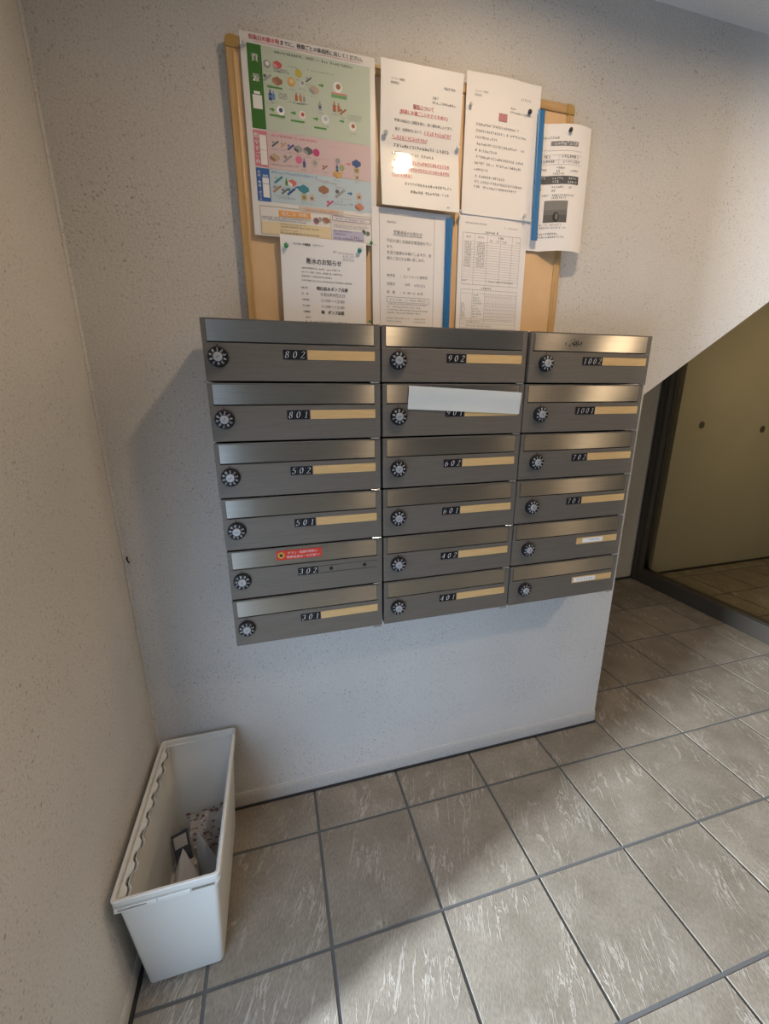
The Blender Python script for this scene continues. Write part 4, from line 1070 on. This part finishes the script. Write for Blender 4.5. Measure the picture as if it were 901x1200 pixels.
for k in range(len(prof)-1):
    for i in range(n):
        j = (i+1) % n; m.f.append((k*n+i, k*n+j, (k+1)*n+j, (k+1)*n+i))
m.f.append(tuple(reversed(range(n)))); m.f.append(tuple((len(prof)-1)*n+i for i in range(n)))
m.build('body', MAT['bin'], bn)
# wavy inner lip along the left side
x0, x1, y0, y1 = rect_at(0.322, -0.004)
pts = []; NP = 90
for i in range(NP+1):
    y = y0 + 0.004 + (y1-y0-0.008)*i/NP
    ph = (y - y0)/(y1-y0)*8*2*math.pi
    w_ = 0.0085 + 0.0052*max(-0.75, min(0.75, math.sin(ph)*1.3))
    pts.append((x0 + w_ - 0.115, y + 0.23))
m = MB(); k = len(pts)
for zz in (0.3200, 0.3262):
    m.v += [(x0 - 0.001 - 0.115, p[1], zz) for p in pts] + [(p[0], p[1], zz) for p in pts]
for i in range(k-1):
    m.f += [(2*k+i, 3*k+i, 3*k+i+1, 2*k+i+1), (i, i+1, k+i+1, k+i), (k+i, k+i+1, 3*k+i+1, 3*k+i)]
m.build('wavy_lip', MAT['bin'], bn, fix=True)
# wavy liner standing inside the lip, a narrow groove between the two
m = MB(); k = len(pts); zs = ((0.3245, 0.0062), (0.3245, 0.0078), (0.2950, 0.0060), (0.2950, 0.0044))
for zz, dx in zs:
    m.v += [((p[0] + dx if zz > 0.3 else x0 - 0.115 + 0.0005 + (0.001 if dx > 0.005 else 0)), p[1], zz) for p in pts]
for i in range(k-1):
    for a in range(4):
        b = (a+1) % 4; m.f.append((a*k+i, a*k+i+1, b*k+i+1, b*k+i))
m.build('wavy_liner', MAT['bin'], bn)
# front clip bar with slots, under the rim
xa, xb, ya, _ = rect_at(0.312, 0.0068)
for s0, s1 in ((0.005, 0.085), (0.086, 0.150)):
    m = MB(); m.box(xa + s0 - 0.115, xa + s1 - 0.115, ya + 0.23 - 0.0022, ya + 0.23 + 0.001, 0.3062, 0.3172)
    m.build('clip_bar', MAT['bin'], bn, 0.0008, segs=1)
for s0, s1 in ((0.012, 0.066), (0.153, 0.198)):
    m = MB(); m.box(xa + s0 - 0.115, xa + s1 - 0.115, ya + 0.23 - 0.0026, ya + 0.23 - 0.0002, 0.3118, 0.3152)
    m.build('clip_slot', colm((0.22, 0.20, 0.17)), bn)

# litter lying in the bin
def crumple(name, loc, w, h, amp, rot, mat, label, seed, decor=None, n=14):
    e = empty(name, loc, label, 'litter', 'papers thrown into the bin')
    def H(u, v): 
        p = Vector((u*16 + seed*3.1, v*16, seed*1.7)); q = Vector((u*42 + seed, v*42, 3))
        return amp*(abs(noise.noise(p))*1.5 + 0.35*noise.noise(q))
    m = MB()
    for l in (0, 1):
        for i in range(n+1):
            for k in range(n+1):
                u, v = w*(i/n-0.5), h*(k/n-0.5); m.v.append((u, v, H(u, v) + (0.0006 if l else 0)))
    ix = lambda i, k, l: (l*(n+1)+i)*(n+1)+k
    for i in range(n):
        for k in range(n):
            m.f += [(ix(i,k,1), ix(i+1,k,1), ix(i+1,k+1,1), ix(i,k+1,1)), (ix(i,k,0), ix(i,k+1,0), ix(i+1,k+1,0), ix(i+1,k,0))]
    for i in range(n):
        m.f += [(ix(i,0,0), ix(i+1,0,0), ix(i+1,0,1), ix(i,0,1)), (ix(i,n,0), ix(i,n,1), ix(i+1,n,1), ix(i+1,n,0)),
                (ix(0,i,0), ix(0,i,1), ix(0,i+1,1), ix(0,i+1,0)), (ix(n,i,0), ix(n,i+1,0), ix(n,i+1,1), ix(n,i,1))]
    m.build('sheet', mat, e, fix=False)
    if decor:
        for pname, pm, rects in decor:
            m = MB()
            for (a, b, c, d) in rects:
                nu = max(1, int(abs(b-a)/0.006)); nv = max(1, int(abs(d-c)/0.006))
                for i in range(nu):
                    for k in range(nv):
                        q = [(a+(b-a)*(i+di)/nu, c+(d-c)*(k+dk)/nv) for di, dk in ((0,0),(1,0),(1,1),(0,1))]
                        m.poly([(p[0], p[1], H(*p) + 0.0016) for p in q])
            m.build(pname, pm, e, fix=False)['kind'] = 'stuff'
    e.rotation_euler = tuple(math.radians(a) for a in rot)
    return e
rr = random.Random(3)
prn = []
for k in range(70):
    x, y = rr.uniform(-0.06, 0.052), rr.uniform(-0.055, 0.05)
    prn.append((x, x + rr.uniform(0.003, 0.013), y, y + rr.uniform(0.0015, 0.0055)))
WP = simple('thin_white_paper', (0.66, 0.64, 0.62), 0.65)
crumple('crumpled_flyer', (0.124, -0.096, 0.060), 0.095, 0.085, 0.034, (34, 5, 8), simple('newsprint', (0.46, 0.42, 0.40), 0.7), 'crumpled flyer with dark red print at the far end of the bin', 1,
        [('red_print', colm((0.22, 0.08, 0.075)), prn[::2]), ('dark_print', colm((0.16, 0.13, 0.13)), prn[1::2])])
crumple('dark_flyer', (0.064, -0.148, 0.075), 0.044, 0.075, 0.006, (48, -8, 12), colm((0.045, 0.045, 0.06)), 'dark flyer with a pale square on it in the bin', 2,
        [('pale_square', colm((0.42, 0.40, 0.38)), [(-0.018, 0.016, 0.0, 0.030)])])
def tent(name, loc, h, rx, ry, mat, label, seed, rot):
    """paper wrapper standing up in a crumpled point"""
    m = MB(); N_, K = 18, 9
    for k in range(K+1):
        t = k/K; f = (1-t)**0.75
        for i in range(N_):
            a = 2*math.pi*i/N_
            wob = 1 + 0.30*noise.noise(Vector((math.cos(a)*1.7+seed, math.sin(a)*1.7, t*2.2+seed))) + 0.10*math.sin(3*a+seed)
            m.v.append((rx*f*wob*math.cos(a) + 0.010*t*math.sin(seed), ry*f*wob*math.sin(a) + 0.012*t, h*t*(1+0.04*math.sin(2*a))))
    for k in range(K):
        for i in range(N_):
            j = (i+1) % N_; m.f.append((k*N_+i, k*N_+j, (k+1)*N_+j, (k+1)*N_+i))
    m.f.append(tuple(reversed(range(N_))))
    o = m.build(name, mat, None, smooth=True); o.location = loc; o.rotation_euler = (0, 0, math.radians(rot))
    return tag(o, label, 'litter', 'papers thrown into the bin')
tent('paper_wrapper', (0.084, -0.240, 0.0105), 0.150, 0.040, 0.055, WP, 'creased white paper wrapper standing at the left in the bin', 2.0, 10)
tent('plastic_wrapper', (0.138, -0.190, 0.0105), 0.165, 0.022, 0.036, simple('grey_film', (0.46, 0.47, 0.49), 0.4), 'pointed pale grey plastic wrapper at the right in the bin', 4.3, 60)

# ------------------------------------------------------------------ bent nail in the corner
m = MB(); m.tube([(0, 0.0, 0), (0, -0.006, 0.0), (0.0015, -0.010, -0.003), (0.0035, -0.011, -0.009), (0.006, -0.011, -0.013)], 0.0018, 8)
o = m.build('bent_nail', MAT['slot'], None, smooth=True); o.location = (0.010, 0.0005, 0.922)
tag(o, 'small dark bent nail in the corner between the two stucco walls', 'nail')
